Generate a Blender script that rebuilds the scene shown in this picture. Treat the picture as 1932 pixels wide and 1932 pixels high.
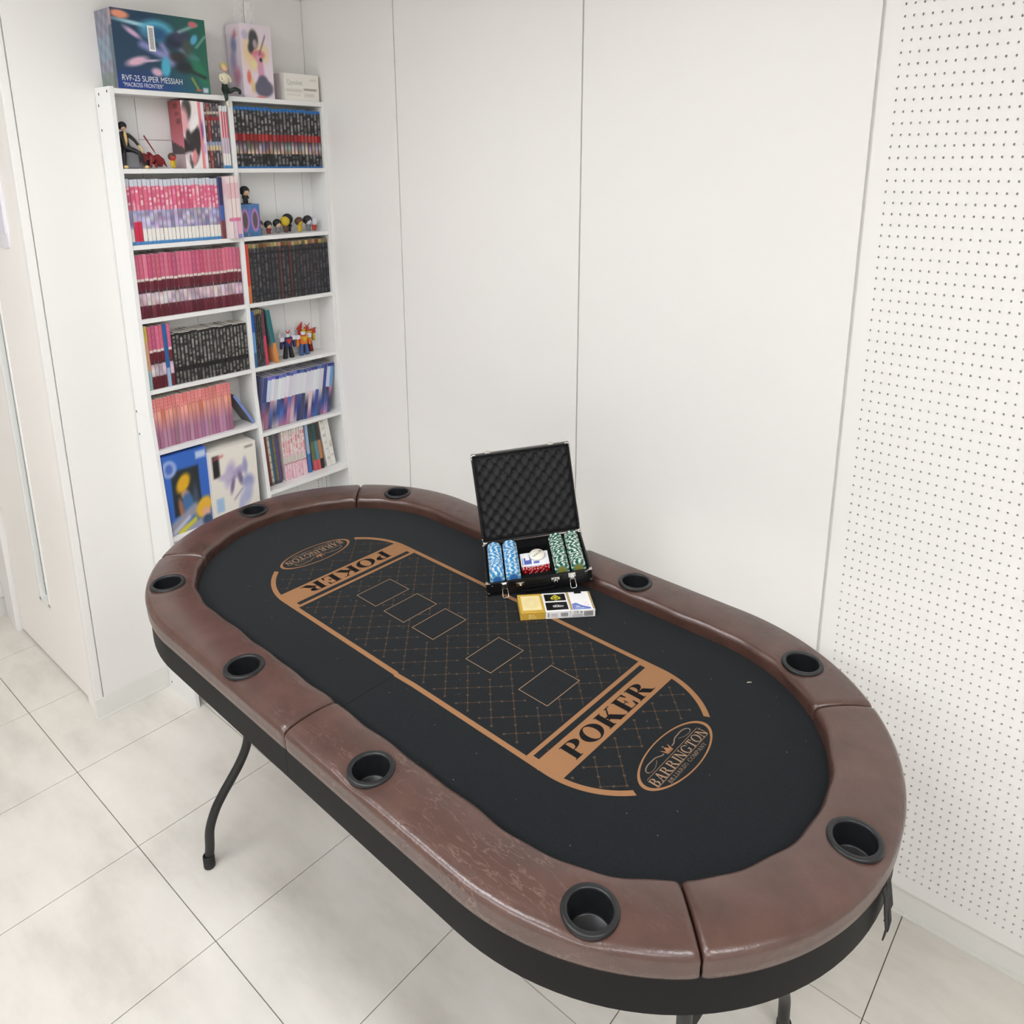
import bpy, bmesh, math, random
from mathutils import Vector, Matrix
R = math.radians
PI = math.pi
for o in list(bpy.data.objects): bpy.data.objects.remove(o, do_unlink=True)
SC = bpy.context.scene
COL = SC.collection

# ------------------------------------------------------------------ camera
H = 1.75
F, CX, CY = 1458.09, 966.0, 678.38          # focal length and principal point in pixels of the 1932 frame
yaw, pit, rol = 5.4223679, 0.2438156, 0.0040170
fw = Vector((math.cos(yaw)*math.cos(pit), math.sin(yaw)*math.cos(pit), -math.sin(pit)))
rt = Vector((math.sin(yaw), -math.cos(yaw), 0))
dn = fw.cross(rt)
r2 = math.cos(rol)*rt + math.sin(rol)*dn
d2 = -math.sin(rol)*rt + math.cos(rol)*dn
cd = bpy.data.cameras.new('camera'); cam = bpy.data.objects.new('camera', cd); COL.objects.link(cam)
M = Matrix.Identity(4)
for i in range(3):
    M[i][0] = r2[i]; M[i][1] = -d2[i]; M[i][2] = -fw[i]
M[2][3] = H
cam.matrix_world = M
cd.sensor_fit = 'HORIZONTAL'; cd.sensor_width = 36; cd.lens = 36*F/1932
cd.shift_x = -(CX-966)/1932; cd.shift_y = (CY-966)/1932
cd.clip_start = 0.02; cd.clip_end = 50
SC.camera = cam

# ------------------------------------------------------------------ world, exposure
W = bpy.data.worlds.new('world'); SC.world = W; W.use_nodes = True
W.node_tree.nodes['Background'].inputs[0].default_value = (1.0, 0.98, 0.95, 1)
W.node_tree.nodes['Background'].inputs[1].default_value = 0.0
SC.view_settings.view_transform = 'Standard'; SC.view_settings.look = 'None'
SC.view_settings.gamma = 1; SC.view_settings.use_curve_mapping = False
SC.view_settings.exposure = 0.28
LAMP = 15.0

# ------------------------------------------------------------------ helpers
def lin(c):
    def g(x):
        x = max(0, min(255, x))/255
        return x/12.92 if x <= .04045 else ((x+.055)/1.055)**2.4
    return (g(c[0]), g(c[1]), g(c[2]), 1)

MATS = {}
def mat(name, col, rough=.5, metal=0, spec=.5, coat=0, coat_rough=.1, bump=0, bscale=200, var=0, vscale=5, emit=None, alpha=None, trans=0):
    if name in MATS: return MATS[name]
    m = bpy.data.materials.new(name); m.use_nodes = True
    nt = m.node_tree; b = nt.nodes['Principled BSDF']
    b.inputs['Base Color'].default_value = lin(col)
    b.inputs['Roughness'].default_value = rough
    b.inputs['Metallic'].default_value = metal
    b.inputs['Specular IOR Level'].default_value = spec
    b.inputs['Coat Weight'].default_value = coat
    b.inputs['Coat Roughness'].default_value = coat_rough
    if trans: b.inputs['Transmission Weight'].default_value = trans
    tc = nt.nodes.new('ShaderNodeTexCoord')
    if var:
        n = nt.nodes.new('ShaderNodeTexNoise'); n.inputs['Scale'].default_value = vscale; n.inputs['Detail'].default_value = 5
        nt.links.new(tc.outputs['Object'], n.inputs['Vector'])
        mx = nt.nodes.new('ShaderNodeMix'); mx.data_type = 'RGBA'
        mx.inputs[6].default_value = lin(tuple(c-var for c in col)); mx.inputs[7].default_value = lin(tuple(c+var for c in col))
        nt.links.new(n.outputs['Fac'], mx.inputs[0]); nt.links.new(mx.outputs[2], b.inputs['Base Color'])
    if bump:
        n = nt.nodes.new('ShaderNodeTexNoise'); n.inputs['Scale'].default_value = bscale; n.inputs['Detail'].default_value = 3
        nt.links.new(tc.outputs['Object'], n.inputs['Vector'])
        bp = nt.nodes.new('ShaderNodeBump'); bp.inputs['Strength'].default_value = bump; bp.inputs['Distance'].default_value = .001
        nt.links.new(n.outputs['Fac'], bp.inputs['Height']); nt.links.new(bp.outputs['Normal'], b.inputs['Normal'])
    if emit:
        b.inputs['Emission Color'].default_value = lin(col); b.inputs['Emission Strength'].default_value = emit
    if alpha is not None:
        b.inputs['Alpha'].default_value = alpha
    MATS[name] = m
    return m

def obj(name, me, m=None, parent=None, loc=None, rot=None):
    o = bpy.data.objects.new(name, me); COL.objects.link(o)
    if m is not None and me is not None and not me.materials: me.materials.append(m)
    if parent: o.parent = parent
    if loc is not None: o.location = loc
    if rot is not None: o.rotation_euler = rot
    return o
def tag(o, label, cat, group=None):
    o['label'] = label; o['category'] = cat
    if group: o['group'] = group
    return o
def struct(o): o['kind'] = 'structure'; return o
def thing(name, label, cat, loc=(0,0,0), rotz=0, group=None):
    o = obj(name, None); o.location = loc; o.rotation_euler = (0,0,rotz)
    return tag(o, label, cat, group)
def pydata(name, v, f, smooth=False):
    me = bpy.data.meshes.new(name); me.from_pydata([tuple(p) for p in v], [], f); me.update()
    if smooth: me.polygons.foreach_set('use_smooth', [True]*len(me.polygons))
    return me
def from_bm(name, bm, smooth=False):
    me = bpy.data.meshes.new(name); bm.to_mesh(me); bm.free()
    if smooth: me.polygons.foreach_set('use_smooth', [True]*len(me.polygons))
    return me
BOXF = [(0,3,2,1),(4,5,6,7),(0,1,5,4),(1,2,6,5),(2,3,7,6),(3,0,4,7)]
def boxv(x0,x1,y0,y1,z0,z1):
    if x0>x1: x0,x1=x1,x0
    if y0>y1: y0,y1=y1,y0
    if z0>z1: z0,z1=z1,z0
    return [(x0,y0,z0),(x1,y0,z0),(x1,y1,z0),(x0,y1,z0),(x0,y0,z1),(x1,y0,z1),(x1,y1,z1),(x0,y1,z1)]
def boxes(name, L, bevel=0, seg=2):
    v=[];f=[]
    for b in L:
        k=len(v); v+=boxv(*b); f+=[tuple(k+i for i in q) for q in BOXF]
    me=pydata(name,v,f)
    if bevel:
        bm=bmesh.new(); bm.from_mesh(me); bmesh.ops.bevel(bm,geom=bm.edges[:],offset=bevel,segments=seg,affect='EDGES',profile=.5); bm.to_mesh(me); bm.free()
        me.polygons.foreach_set('use_smooth',[False]*len(me.polygons))
    return me
def prism(name, pts, z0, z1, axis='z', bevel=0):
    n=len(pts); v=[]
    for z in (z0,z1):
        for p in pts:
            v.append({'z':(p[0],p[1],z),'y':(p[0],z,p[1]),'x':(z,p[0],p[1])}[axis])
    f=[tuple(range(n-1,-1,-1)),tuple(range(n,2*n))]+[(i,(i+1)%n,n+(i+1)%n,n+i) for i in range(n)]
    me=pydata(name,v,f); bm=bmesh.new(); bm.from_mesh(me); bmesh.ops.recalc_face_normals(bm,faces=bm.faces[:])
    if bevel: bmesh.ops.bevel(bm,geom=bm.edges[:],offset=bevel,segments=2,affect='EDGES',profile=.5)
    bm.to_mesh(me); bm.free(); return me
def lathe(name, prof, n=48, smooth=True, loc=(0,0,0)):
    v=[];f=[]
    for r,z in prof:
        for k in range(n):
            a=2*PI*k/n; v.append((loc[0]+r*math.cos(a),loc[1]+r*math.sin(a),loc[2]+z))
    for i in range(len(prof)-1):
        for k in range(n):
            k2=(k+1)%n; f.append((i*n+k,i*n+k2,(i+1)*n+k2,(i+1)*n+k))
    me=pydata(name,v,f,smooth); bm=bmesh.new(); bm.from_mesh(me); bmesh.ops.remove_doubles(bm,verts=bm.verts[:],dist=1e-6)
    bmesh.ops.recalc_face_normals(bm,faces=bm.faces[:]); bm.to_mesh(me); bm.free()
    if smooth: me.polygons.foreach_set('use_smooth',[True]*len(me.polygons))
    return me
def tube(name, P, r, n=14, caps=True):
    P=[Vector(p) for p in P]; v=[];f=[]
    rr = r if isinstance(r,(list,tuple)) else [r]*len(P)
    t0=(P[1]-P[0]).normalized(); nrm=t0.orthogonal().normalized()
    for i,p in enumerate(P):
        t=((P[min(i+1,len(P)-1)]-P[max(i-1,0)])).normalized()
        nrm=(nrm-t*nrm.dot(t)).normalized(); bn=t.cross(nrm)
        for k in range(n):
            a=2*PI*k/n; v.append(p+(nrm*math.cos(a)+bn*math.sin(a))*rr[i])
    for i in range(len(P)-1):
        for k in range(n):
            k2=(k+1)%n; f.append((i*n+k,i*n+k2,(i+1)*n+k2,(i+1)*n+k))
    me=pydata(name,v,f,True)
    if caps:
        bm=bmesh.new(); bm.from_mesh(me); bm.verts.ensure_lookup_table()
        m=len(P)-1
        for s in (0,m):
            try: bm.faces.new([bm.verts[s*n+k] for k in range(n)])
            except Exception: pass
        bmesh.ops.recalc_face_normals(bm,faces=bm.faces[:]); bm.to_mesh(me); bm.free()
    return me
def spline(P, n=8):
    P=[Vector(p) for p in P]; out=[]
    for i in range(len(P)-1):
        p0=P[max(i-1,0)];p1=P[i];p2=P[i+1];p3=P[min(i+2,len(P)-1)]
        for k in range(n):
            t=k/n; out.append(.5*((2*p1)+(p2-p0)*t+(2*p0-5*p1+4*p2-p3)*t*t+(3*p1-p0-3*p2+p3)*t**3))
    out.append(P[-1]); return out
def merge(name, meshes, smooth=None):
    bm=bmesh.new()
    for m in meshes: bm.from_mesh(m)
    me=bpy.data.meshes.new(name); bm.to_mesh(me); bm.free(); return me
def flat(name, polys, z=0):
    v=[];f=[]
    for n_,p in enumerate(polys):
        k=len(v); v+=[(a,b,z+6e-6*(n_%25)) for a,b in p]; f.append(tuple(range(k,k+len(p))))
    me=pydata(name,v,f); bm=bmesh.new(); bm.from_mesh(me)
    for fc in bm.faces:
        fc.normal_update()
        if fc.normal.z<0: fc.normal_flip()
    bm.to_mesh(me); bm.free(); return me
def text_mesh(s, size, align='CENTER'):
    c=bpy.data.curves.new('lettering','FONT'); c.body=s; c.size=size; c.align_x=align; c.align_y='CENTER'
    o=bpy.data.objects.new('lettering',c); COL.objects.link(o)
    dg=bpy.context.evaluated_depsgraph_get(); me=bpy.data.meshes.new_from_object(o.evaluated_get(dg))
    bpy.data.objects.remove(o,do_unlink=True); bpy.data.curves.remove(c); me.name='lettering'; return me
def skin(name, V, E, rad, sub=1, root=0):
    me=bpy.data.meshes.new(name); me.from_pydata(V,E,[]); o=bpy.data.objects.new(name,me); COL.objects.link(o)
    md=o.modifiers.new('s','SKIN')
    for i,sv in enumerate(me.skin_vertices[0].data):
        r=rad[i]; sv.radius=(r,r) if not isinstance(r,tuple) else r; sv.use_root=(i==root)
    s=o.modifiers.new('d','SUBSURF'); s.levels=sub; s.render_levels=sub
    dg=bpy.context.evaluated_depsgraph_get(); dg.update(); out=bpy.data.meshes.new_from_object(o.evaluated_get(dg))
    bpy.data.objects.remove(o,do_unlink=True); bpy.data.meshes.remove(me)
    out.name=name; out.polygons.foreach_set('use_smooth',[True]*len(out.polygons)); return out
def ball(name, c, r, sx=1, sy=1, sz=1, seg=14):
    bm=bmesh.new(); bmesh.ops.create_uvsphere(bm,u_segments=seg,v_segments=seg//2+2,radius=r)
    for v in bm.verts: v.co=Vector((v.co.x*sx+c[0],v.co.y*sy+c[1],v.co.z*sz+c[2]))
    return from_bm(name,bm,True)

# printed card and paper: colour comes from the printed colour attribute
def print_mat(name, rough=.45, spec=.4):
    if name in MATS: return MATS[name]
    m=bpy.data.materials.new(name); m.use_nodes=True; nt=m.node_tree; b=nt.nodes['Principled BSDF']
    a=nt.nodes.new('ShaderNodeAttribute'); a.attribute_name='Col'
    nt.links.new(a.outputs['Color'],b.inputs['Base Color']); b.inputs['Roughness'].default_value=rough; b.inputs['Specular IOR Level'].default_value=spec
    MATS[name]=m; return m
def painted(name, faces):
    """faces: list of (origin, uvec, vvec, nu, nv, fn(u,v)->rgb255)"""
    V=[];Fc=[];C=[]
    for o,u,v,nu,nv,fn in faces:
        o=Vector(o);u=Vector(u);v=Vector(v);k=len(V)
        for j in range(nv+1):
            for i in range(nu+1):
                V.append(o+u*(i/nu)+v*(j/nv)); C.append(lin(fn(i/nu,j/nv)))
        for j in range(nv):
            for i in range(nu):
                a=k+j*(nu+1)+i; Fc.append((a,a+1,a+nu+2,a+nu+1))
    me=pydata(name,V,Fc)
    ca=me.color_attributes.new('Col','FLOAT_COLOR','POINT')
    flatc=[x for c in C for x in c]; ca.data.foreach_set('color',flatc)
    return me
def painted_box(name, x0,x1,yl,yr,z0,z1, front, left, top, right=None, nu=3, nv=24, nl=2, nlv=8, nt=2):
    """x0 front, x1 back, yl left (+y), yr right (-y)"""
    right=right or left
    d=x1-x0; w=yl-yr; h=z1-z0
    return painted(name,[((x0,yl,z0),(0,-w,0),(0,0,h),nu,nv,front),
        ((x1,yl,z0),(-d,0,0),(0,0,h),nl,nlv,left),((x0,yr,z0),(d,0,0),(0,0,h),nl,nlv,right),
        ((x0,yl,z1),(0,-w,0),(d,0,0),nt,nt,top),((x1,yr,z0),(0,w,0),(0,0,h),1,1,lambda u,v:left(.5,.5)),((x1,yl,z0),(0,-w,0),(-d,0,0),1,1,lambda u,v:left(.5,.1))])
def mix(a,b,t): t=max(0,min(1,t)); return tuple(a[i]*(1-t)+b[i]*t for i in range(3))
def layers(base, L):
    """painter: base(u,v)->rgb, then soft ellipses (cx,cy,rx,ry,deg,rgb,soft) and bars ('b',x0,y0,x1,y1,w,rgb,soft)"""
    def fn(u,v):
        c=base(u,v)
        for l in L:
            if l[0]=='b':
                _,x0,y0,x1,y1,w,rgb,s=l
                dx,dy=x1-x0,y1-y0; t=max(0,min(1,((u-x0)*dx+(v-y0)*dy)/(dx*dx+dy*dy+1e-9)))
                d=math.hypot(u-x0-t*dx,v-y0-t*dy); k=(w+s-d)/(2*s)
            elif l[0]=='r':
                _,x0,y0,x1,y1,rgb,s=l
                k=min(u-x0,x1-u,v-y0,y1-v)/(2*s)+.5
            else:
                cx,cy,rx,ry,dg,rgb,s=l; a=R(dg); du,dv=u-cx,v-cy
                p=(du*math.cos(a)+dv*math.sin(a))/rx; q=(-du*math.sin(a)+dv*math.cos(a))/ry
                d=math.hypot(p,q); k=(1-d)/(2*s)+.5
            if k>0: c=mix(c,rgb,k)
        return c
    return fn

# ------------------------------------------------------------------ materials
m_wall  = mat('white laminate wall',(241,239,235),.38,spec=.35,var=1.5,vscale=1.2)
m_peg   = mat('white perforated board',(241,239,235),.42,spec=.35)
m_groove= mat('white joint strip',(241,239,235),.5)
m_base  = mat('white vinyl baseboard',(234,233,227),.45)
m_door  = mat('cream door laminate',(250,246,241),.35,var=1.5,vscale=1.5)
m_frame = mat('white door casing',(238,236,232),.35)
m_dark  = mat('white reveal',(238,236,232),.6)
m_glass = mat('frosted grey glass',(176,190,190),.15,spec=.6)
m_far   = mat('white painted wall',(236,233,228),.7)
m_ceil  = mat('white ceiling board',(236,234,228),.8)
m_cove  = mat('white cornice',(236,234,228),.8)
m_white = mat('white melamine shelf',(238,238,236),.4)
m_hole  = mat('black hole colour',(30,28,26),.7)  # flat black, stands for the darkness inside the shelf pin holes
m_black_metal = mat('black powder coated steel',(30,30,31),.42,bump=.1,bscale=900)
m_rubber= mat('black rubber',(24,24,25),.6)
m_apron = mat('charcoal laminate apron',(17,17,17),.55,spec=.18)
m_cup   = mat('black cup plastic',(28,29,31),.36,spec=.5)
m_strap = mat('black webbing strap',(22,19,24),.7)
def leather():
    m=bpy.data.materials.new('brown leatherette'); m.use_nodes=True; nt=m.node_tree; b=nt.nodes['Principled BSDF']
    L=nt.links.new; N=nt.nodes.new
    tc=N('ShaderNodeTexCoord')
    n1=N('ShaderNodeTexNoise'); n1.inputs['Scale'].default_value=14; n1.inputs['Detail'].default_value=6; L(tc.outputs['Object'],n1.inputs['Vector'])
    cr=N('ShaderNodeValToRGB'); cr.color_ramp.elements[0].color=lin((72,49,42)); cr.color_ramp.elements[1].color=lin((90,63,54))
    cr.color_ramp.elements[0].position=.3; cr.color_ramp.elements[1].position=.75; L(n1.outputs['Fac'],cr.inputs[0])
    # pale creases: stretched warped voronoi edges, present only in patches
    mp=N('ShaderNodeMapping'); mp.inputs['Rotation'].default_value=(0,0,R(38)); mp.inputs['Scale'].default_value=(12,52,20); L(tc.outputs['Object'],mp.inputs['Vector'])
    nw=N('ShaderNodeTexNoise'); nw.inputs['Scale'].default_value=2.2; nw.inputs['Detail'].default_value=4; L(mp.outputs[0],nw.inputs['Vector'])
    va=N('ShaderNodeVectorMath'); va.operation='SCALE'; va.inputs[3].default_value=1.6; L(nw.outputs['Color'],va.inputs[0])
    vb=N('ShaderNodeVectorMath'); L(va.outputs[0],vb.inputs[0]); L(mp.outputs[0],vb.inputs[1])
    vo=N('ShaderNodeTexVoronoi'); vo.feature='DISTANCE_TO_EDGE'; vo.inputs['Scale'].default_value=1; L(vb.outputs[0],vo.inputs['Vector'])
    rc=N('ShaderNodeMapRange'); rc.inputs[1].default_value=0; rc.inputs[2].default_value=.05; rc.inputs[3].default_value=1; rc.inputs[4].default_value=0; L(vo.outputs['Distance'],rc.inputs[0])
    n2=N('ShaderNodeTexNoise'); n2.inputs['Scale'].default_value=9; n2.inputs['Detail'].default_value=3; L(tc.outputs['Object'],n2.inputs['Vector'])
    pr=N('ShaderNodeMapRange'); pr.inputs[1].default_value=.44; pr.inputs[2].default_value=.62; L(n2.outputs['Fac'],pr.inputs[0])
    mu=N('ShaderNodeMath'); mu.operation='MULTIPLY'; L(rc.outputs[0],mu.inputs[0]); L(pr.outputs[0],mu.inputs[1])
    # creases lie mostly on the near long side: fade with the table's own v axis
    sx=N('ShaderNodeSeparateXYZ'); L(tc.outputs['Object'],sx.inputs[0])
    yr=N('ShaderNodeMapRange'); yr.inputs[1].default_value=.25; yr.inputs[2].default_value=.36; L(sx.outputs['Y'],yr.inputs[0])
    xr=N('ShaderNodeMapRange'); xr.inputs[1].default_value=.15; xr.inputs[2].default_value=-.05; L(sx.outputs['X'],xr.inputs[0])
    m2=N('ShaderNodeMath'); m2.operation='MULTIPLY'; L(mu.outputs[0],m2.inputs[0]); L(yr.outputs[0],m2.inputs[1])
    m3=N('ShaderNodeMath'); m3.operation='MULTIPLY'; L(m2.outputs[0],m3.inputs[0]); L(xr.outputs[0],m3.inputs[1])
    m4=N('ShaderNodeMath'); m4.operation='MULTIPLY'; m4.inputs[1].default_value=.30; L(m3.outputs[0],m4.inputs[0])
    mx=N('ShaderNodeMix'); mx.data_type='RGBA'; L(m4.outputs[0],mx.inputs[0]); L(cr.outputs[0],mx.inputs[6]); mx.inputs[7].default_value=lin((158,130,120))
    L(mx.outputs[2],b.inputs['Base Color'])
    n3=N('ShaderNodeTexNoise'); n3.inputs['Scale'].default_value=420; n3.inputs['Detail'].default_value=3; L(tc.outputs['Object'],n3.inputs['Vector'])
    n4=N('ShaderNodeTexNoise'); n4.inputs['Scale'].default_value=26; n4.inputs['Detail'].default_value=2; L(tc.outputs['Object'],n4.inputs['Vector'])
    ad=N('ShaderNodeMath'); ad.operation='MULTIPLY_ADD'; ad.inputs[1].default_value=5; L(n4.outputs['Fac'],ad.inputs[0]); L(n3.outputs['Fac'],ad.inputs[2])
    bp=N('ShaderNodeBump'); bp.inputs['Strength'].default_value=.28; bp.inputs['Distance'].default_value=.0009; L(ad.outputs[0],bp.inputs['Height']); L(bp.outputs[0],b.inputs['Normal'])
    b.inputs['Roughness'].default_value=.27; b.inputs['Specular IOR Level'].default_value=.8
    return m
m_leather=leather()
def felt_mat():
    m=bpy.data.materials.new('black felt'); m.use_nodes=True; nt=m.node_tree; b=nt.nodes['Principled BSDF']; L=nt.links.new; N=nt.nodes.new
    tc=N('ShaderNodeTexCoord'); n=N('ShaderNodeTexNoise'); n.inputs['Scale'].default_value=700; n.inputs['Detail'].default_value=2; L(tc.outputs['Object'],n.inputs['Vector'])
    c=N('ShaderNodeValToRGB'); c.color_ramp.elements[0].color=lin((15,18,20)); c.color_ramp.elements[1].color=lin((27,31,34)); c.color_ramp.elements[0].position=.3; c.color_ramp.elements[1].position=.7; L(n.outputs['Fac'],c.inputs[0])
    vo=N('ShaderNodeTexVoronoi'); vo.inputs['Scale'].default_value=70; vo.inputs['Randomness'].default_value=1; L(tc.outputs['Object'],vo.inputs['Vector'])
    ls=N('ShaderNodeMath'); ls.operation='LESS_THAN'; ls.inputs[1].default_value=.05; L(vo.outputs['Distance'],ls.inputs[0])
    sp=N('ShaderNodeSeparateXYZ'); L(vo.outputs['Color'],sp.inputs[0]); g=N('ShaderNodeMath'); g.operation='GREATER_THAN'; g.inputs[1].default_value=.8; L(sp.outputs[0],g.inputs[0])
    mu=N('ShaderNodeMath'); mu.operation='MULTIPLY'; L(ls.outputs[0],mu.inputs[0]); L(g.outputs[0],mu.inputs[1])
    mx=N('ShaderNodeMix'); mx.data_type='RGBA'; L(mu.outputs[0],mx.inputs[0]); L(c.outputs[0],mx.inputs[6]); mx.inputs[7].default_value=lin((150,150,150)); L(mx.outputs[2],b.inputs['Base Color'])
    b.inputs['Roughness'].default_value=.95; b.inputs['Specular IOR Level'].default_value=.12; b.inputs['Sheen Weight'].default_value=.12; b.inputs['Sheen Roughness'].default_value=.5
    bp=N('ShaderNodeBump'); bp.inputs['Strength'].default_value=.25; bp.inputs['Distance'].default_value=.0006; L(n.outputs['Fac'],bp.inputs['Height']); L(bp.outputs[0],b.inputs['Normal'])
    return m
m_felt=felt_mat()
m_gold = mat('copper gold felt print',(152,111,77),.85,spec=.15,var=8,vscale=900)
m_gold_pale = mat('pale gold felt print',(158,130,104),.85,spec=.15)
m_gold_dim = mat('dim bronze felt print',(84,69,56),.9,spec=.1)
m_gold_grey = mat('grey bronze felt print',(136,118,102),.9,spec=.1)
m_ink  = mat('black felt print',(26,25,26),.95,spec=.1)
def tile_mat():
    m=bpy.data.materials.new('pale stone vinyl tile'); m.use_nodes=True; nt=m.node_tree; b=nt.nodes['Principled BSDF']; L=nt.links.new; N=nt.nodes.new
    tc=N('ShaderNodeTexCoord'); oi=N('ShaderNodeObjectInfo'); va=N('ShaderNodeVectorMath'); L(tc.outputs['Object'],va.inputs[0]); L(oi.outputs['Location'],va.inputs[1])
    mp=N('ShaderNodeMapping'); mp.inputs['Scale'].default_value=(1,2.2,1); L(va.outputs[0],mp.inputs[0])
    n=N('ShaderNodeTexNoise'); n.inputs['Scale'].default_value=2.6; n.inputs['Detail'].default_value=7; n.inputs['Roughness'].default_value=.6; L(mp.outputs[0],n.inputs['Vector'])
    c=N('ShaderNodeValToRGB'); e=c.color_ramp.elements; e[0].position=.3; e[0].color=lin((210,205,196)); e[1].position=.7; e[1].color=lin((237,232,224)); x=e.new(.5); x.color=lin((228,223,214)); L(n.outputs['Fac'],c.inputs[0])
    L(c.outputs[0],b.inputs['Base Color']); b.inputs['Roughness'].default_value=.42; b.inputs['Specular IOR Level'].default_value=.35
    return m
m_tile=tile_mat(); m_grout=mat('dark tile joint',(96,90,82),.8)
m_print=print_mat('printed paper'); m_print_gloss=print_mat('printed gloss card',.28,.5)

# ================================================================== ROOM
XB=2.4355; YW=-1.7195; YL=-.776; ZT=2.308; ZC=2.46; XN=-2.1; YF=2.3; XD=4.6
# floor: one tile for each visible square, on a jointed bed
floor=struct(obj('floor',boxes('floor',[(XN-.2,XD,YW-.1,YF+.1,-.06,-.003)]),m_grout))
T=.3999; TX0=1.4562; TY0=-.6253
tm=boxes('floor_tile',[(-T/2+.0011,T/2-.0011,-T/2+.0011,T/2-.0011,-.004,0)])
tm.materials.append(m_tile)
for i in range(-9,8):
    for j in range(-3,8):
        cx=TX0+(i+.5)*T; cy=TY0+(j+.5)*T
        if cx-T/2>XD or cx+T/2<XN or cy+T/2<YW or cy-T/2>YF: continue
        obj('floor_tile',tm,None,floor,(cx,cy,0))
# right wall: flush panels with narrow grey joints, the perforated panel last
wr=struct(obj('wall_right',boxes('wall_right',[(XN,XB+.1,YW-.1,YW-.0095,.0835,ZC),(XN,XB+.1,YW-.1,YW-.016,0,.0835)]),m_wall))
seams=[XB,1.9597,1.2353,.5108]
g=.0022
for x in (1.9597,1.2353,.5108,-.2137,-.9382):
    hw=.0036 if x<1 else .0022
    obj('joint_strip',boxes('joint_strip',[(x-hw-.001,x+hw+.001,YW-.0095,YW-.0080,.0835,ZT)]),m_groove,wr)
for a,b in zip(seams[:-1],seams[1:]):
    obj('wall_panel',boxes('wall_panel',[(b+(.0036 if b<1 else g),a-(g if a<XB else 0),YW-.0095,YW,.0835,ZT)],.0008),m_wall,wr)
for a in range(2):
    x1=-.2137-.7245*a; obj('wall_panel',boxes('wall_panel',[(x1-.7245+g,x1-g,YW-.0095,YW,.0835,ZT)],.0008),m_wall,wr)
# perforated panel with real holes
def pegboard():
    V=[];Fc=[]; x1=.5108-.0036; x0=-.2137+g; z0=.0835; z1=ZT
    px,pz=.01634,.02216; c0=.4712; r0=.1252; nc=33; nr=97
    xl=c0+px/2; xr=c0+px/2-nc*px; zb=r0-pz/2; zt=zb+nr*pz
    def q(a,b,c,d): k=len(V); V.extend([a,b,c,d]); Fc.append((k,k+1,k+2,k+3))
    y=YW; yb=YW-.007
    for (a,b,c,d) in ((xl,x1,z0,z1),(x0,xr,z0,z1),(xr,xl,z0,zb),(xr,xl,zt,z1)):
        q((b,y,c),(a,y,c),(a,y,d),(b,y,d))
    ang=[2*PI*k/8 for k in range(8)]
    for i in range(nc):
        cx=c0-i*px
        for j in range(nr):
            cz=r0+j*pz; k=len(V)
            for a in ang:
                c,s=math.cos(a),math.sin(a); m=max(abs(c),abs(s)); V.append((cx+c/m*px/2,y,cz+s/m*pz/2))
            for a in ang: V.append((cx+.0021*math.cos(a),y,cz+.0027*math.sin(a)))
            for a in ang: V.append((cx+.0021*math.cos(a),yb,cz+.0027*math.sin(a)))
            for t in range(8):
                u=(t+1)%8
                Fc.append((k+u,k+t,k+8+t,k+8+u)); Fc.append((k+8+u,k+8+t,k+16+t,k+16+u))
            Fc.append(tuple(k+16+t for t in range(7,-1,-1)))
    # panel edges
    q((x1,y,z0),(x1,yb,z0),(x1,yb,z1),(x1,y,z1)); q((x0,yb,z0),(x0,y,z0),(x0,y,z1),(x0,yb,z1)); q((x0,yb,z0),(x1,yb,z0),(x1,y,z0),(x0,y,z0))
    return pydata('pegboard_panel',V,Fc)
obj('joint_strip',boxes('joint_strip',[(XN,XB,YW-.0165,YW-.0150,.0785,.0840)]),m_groove,wr)
obj('pegboard_panel',pegboard(),m_peg,wr)
bbr=struct(obj('baseboard_right',boxes('baseboard_right',[(XN,XB+.09,YW-.016,YW-.0115,0,.0795),(XN,XB+.09,YW-.0115,YW-.0085,0,.010)],.0006),m_base))
# back wall behind the bookshelf
wb=struct(obj('wall_back',boxes('wall_back',[(XB+.0095,XB+.1,YW-.1,-.7815,0,ZC)]),m_groove))
for a,b,z0,z1 in ((-.7850,-1.4965,.0795,ZT),(-1.4985,YW,.0795,ZT)):
    obj('wall_panel',boxes('wall_panel',[(XB,XB+.0095,b,a,z0,z1)],.0008),m_wall,wb)
obj('joint_strip',boxes('joint_strip',[(XB+.0080,XB+.0095,-.7865,-.7800,.0795,ZT)]),m_groove,wb)
obj('corner_strip',boxes('corner_strip',[(XB,2.462,-.7815,-.7593,.0,ZT)],.0012),m_wall,wb)
struct(obj('baseboard_back',boxes('baseboard_back',[(XB-.0012,XB+.0095,YW,-.7585,0,.0795),(XB-.0030,XB+.0095,YW,-.7575,0,.0105)],.0006),m_base))
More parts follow.
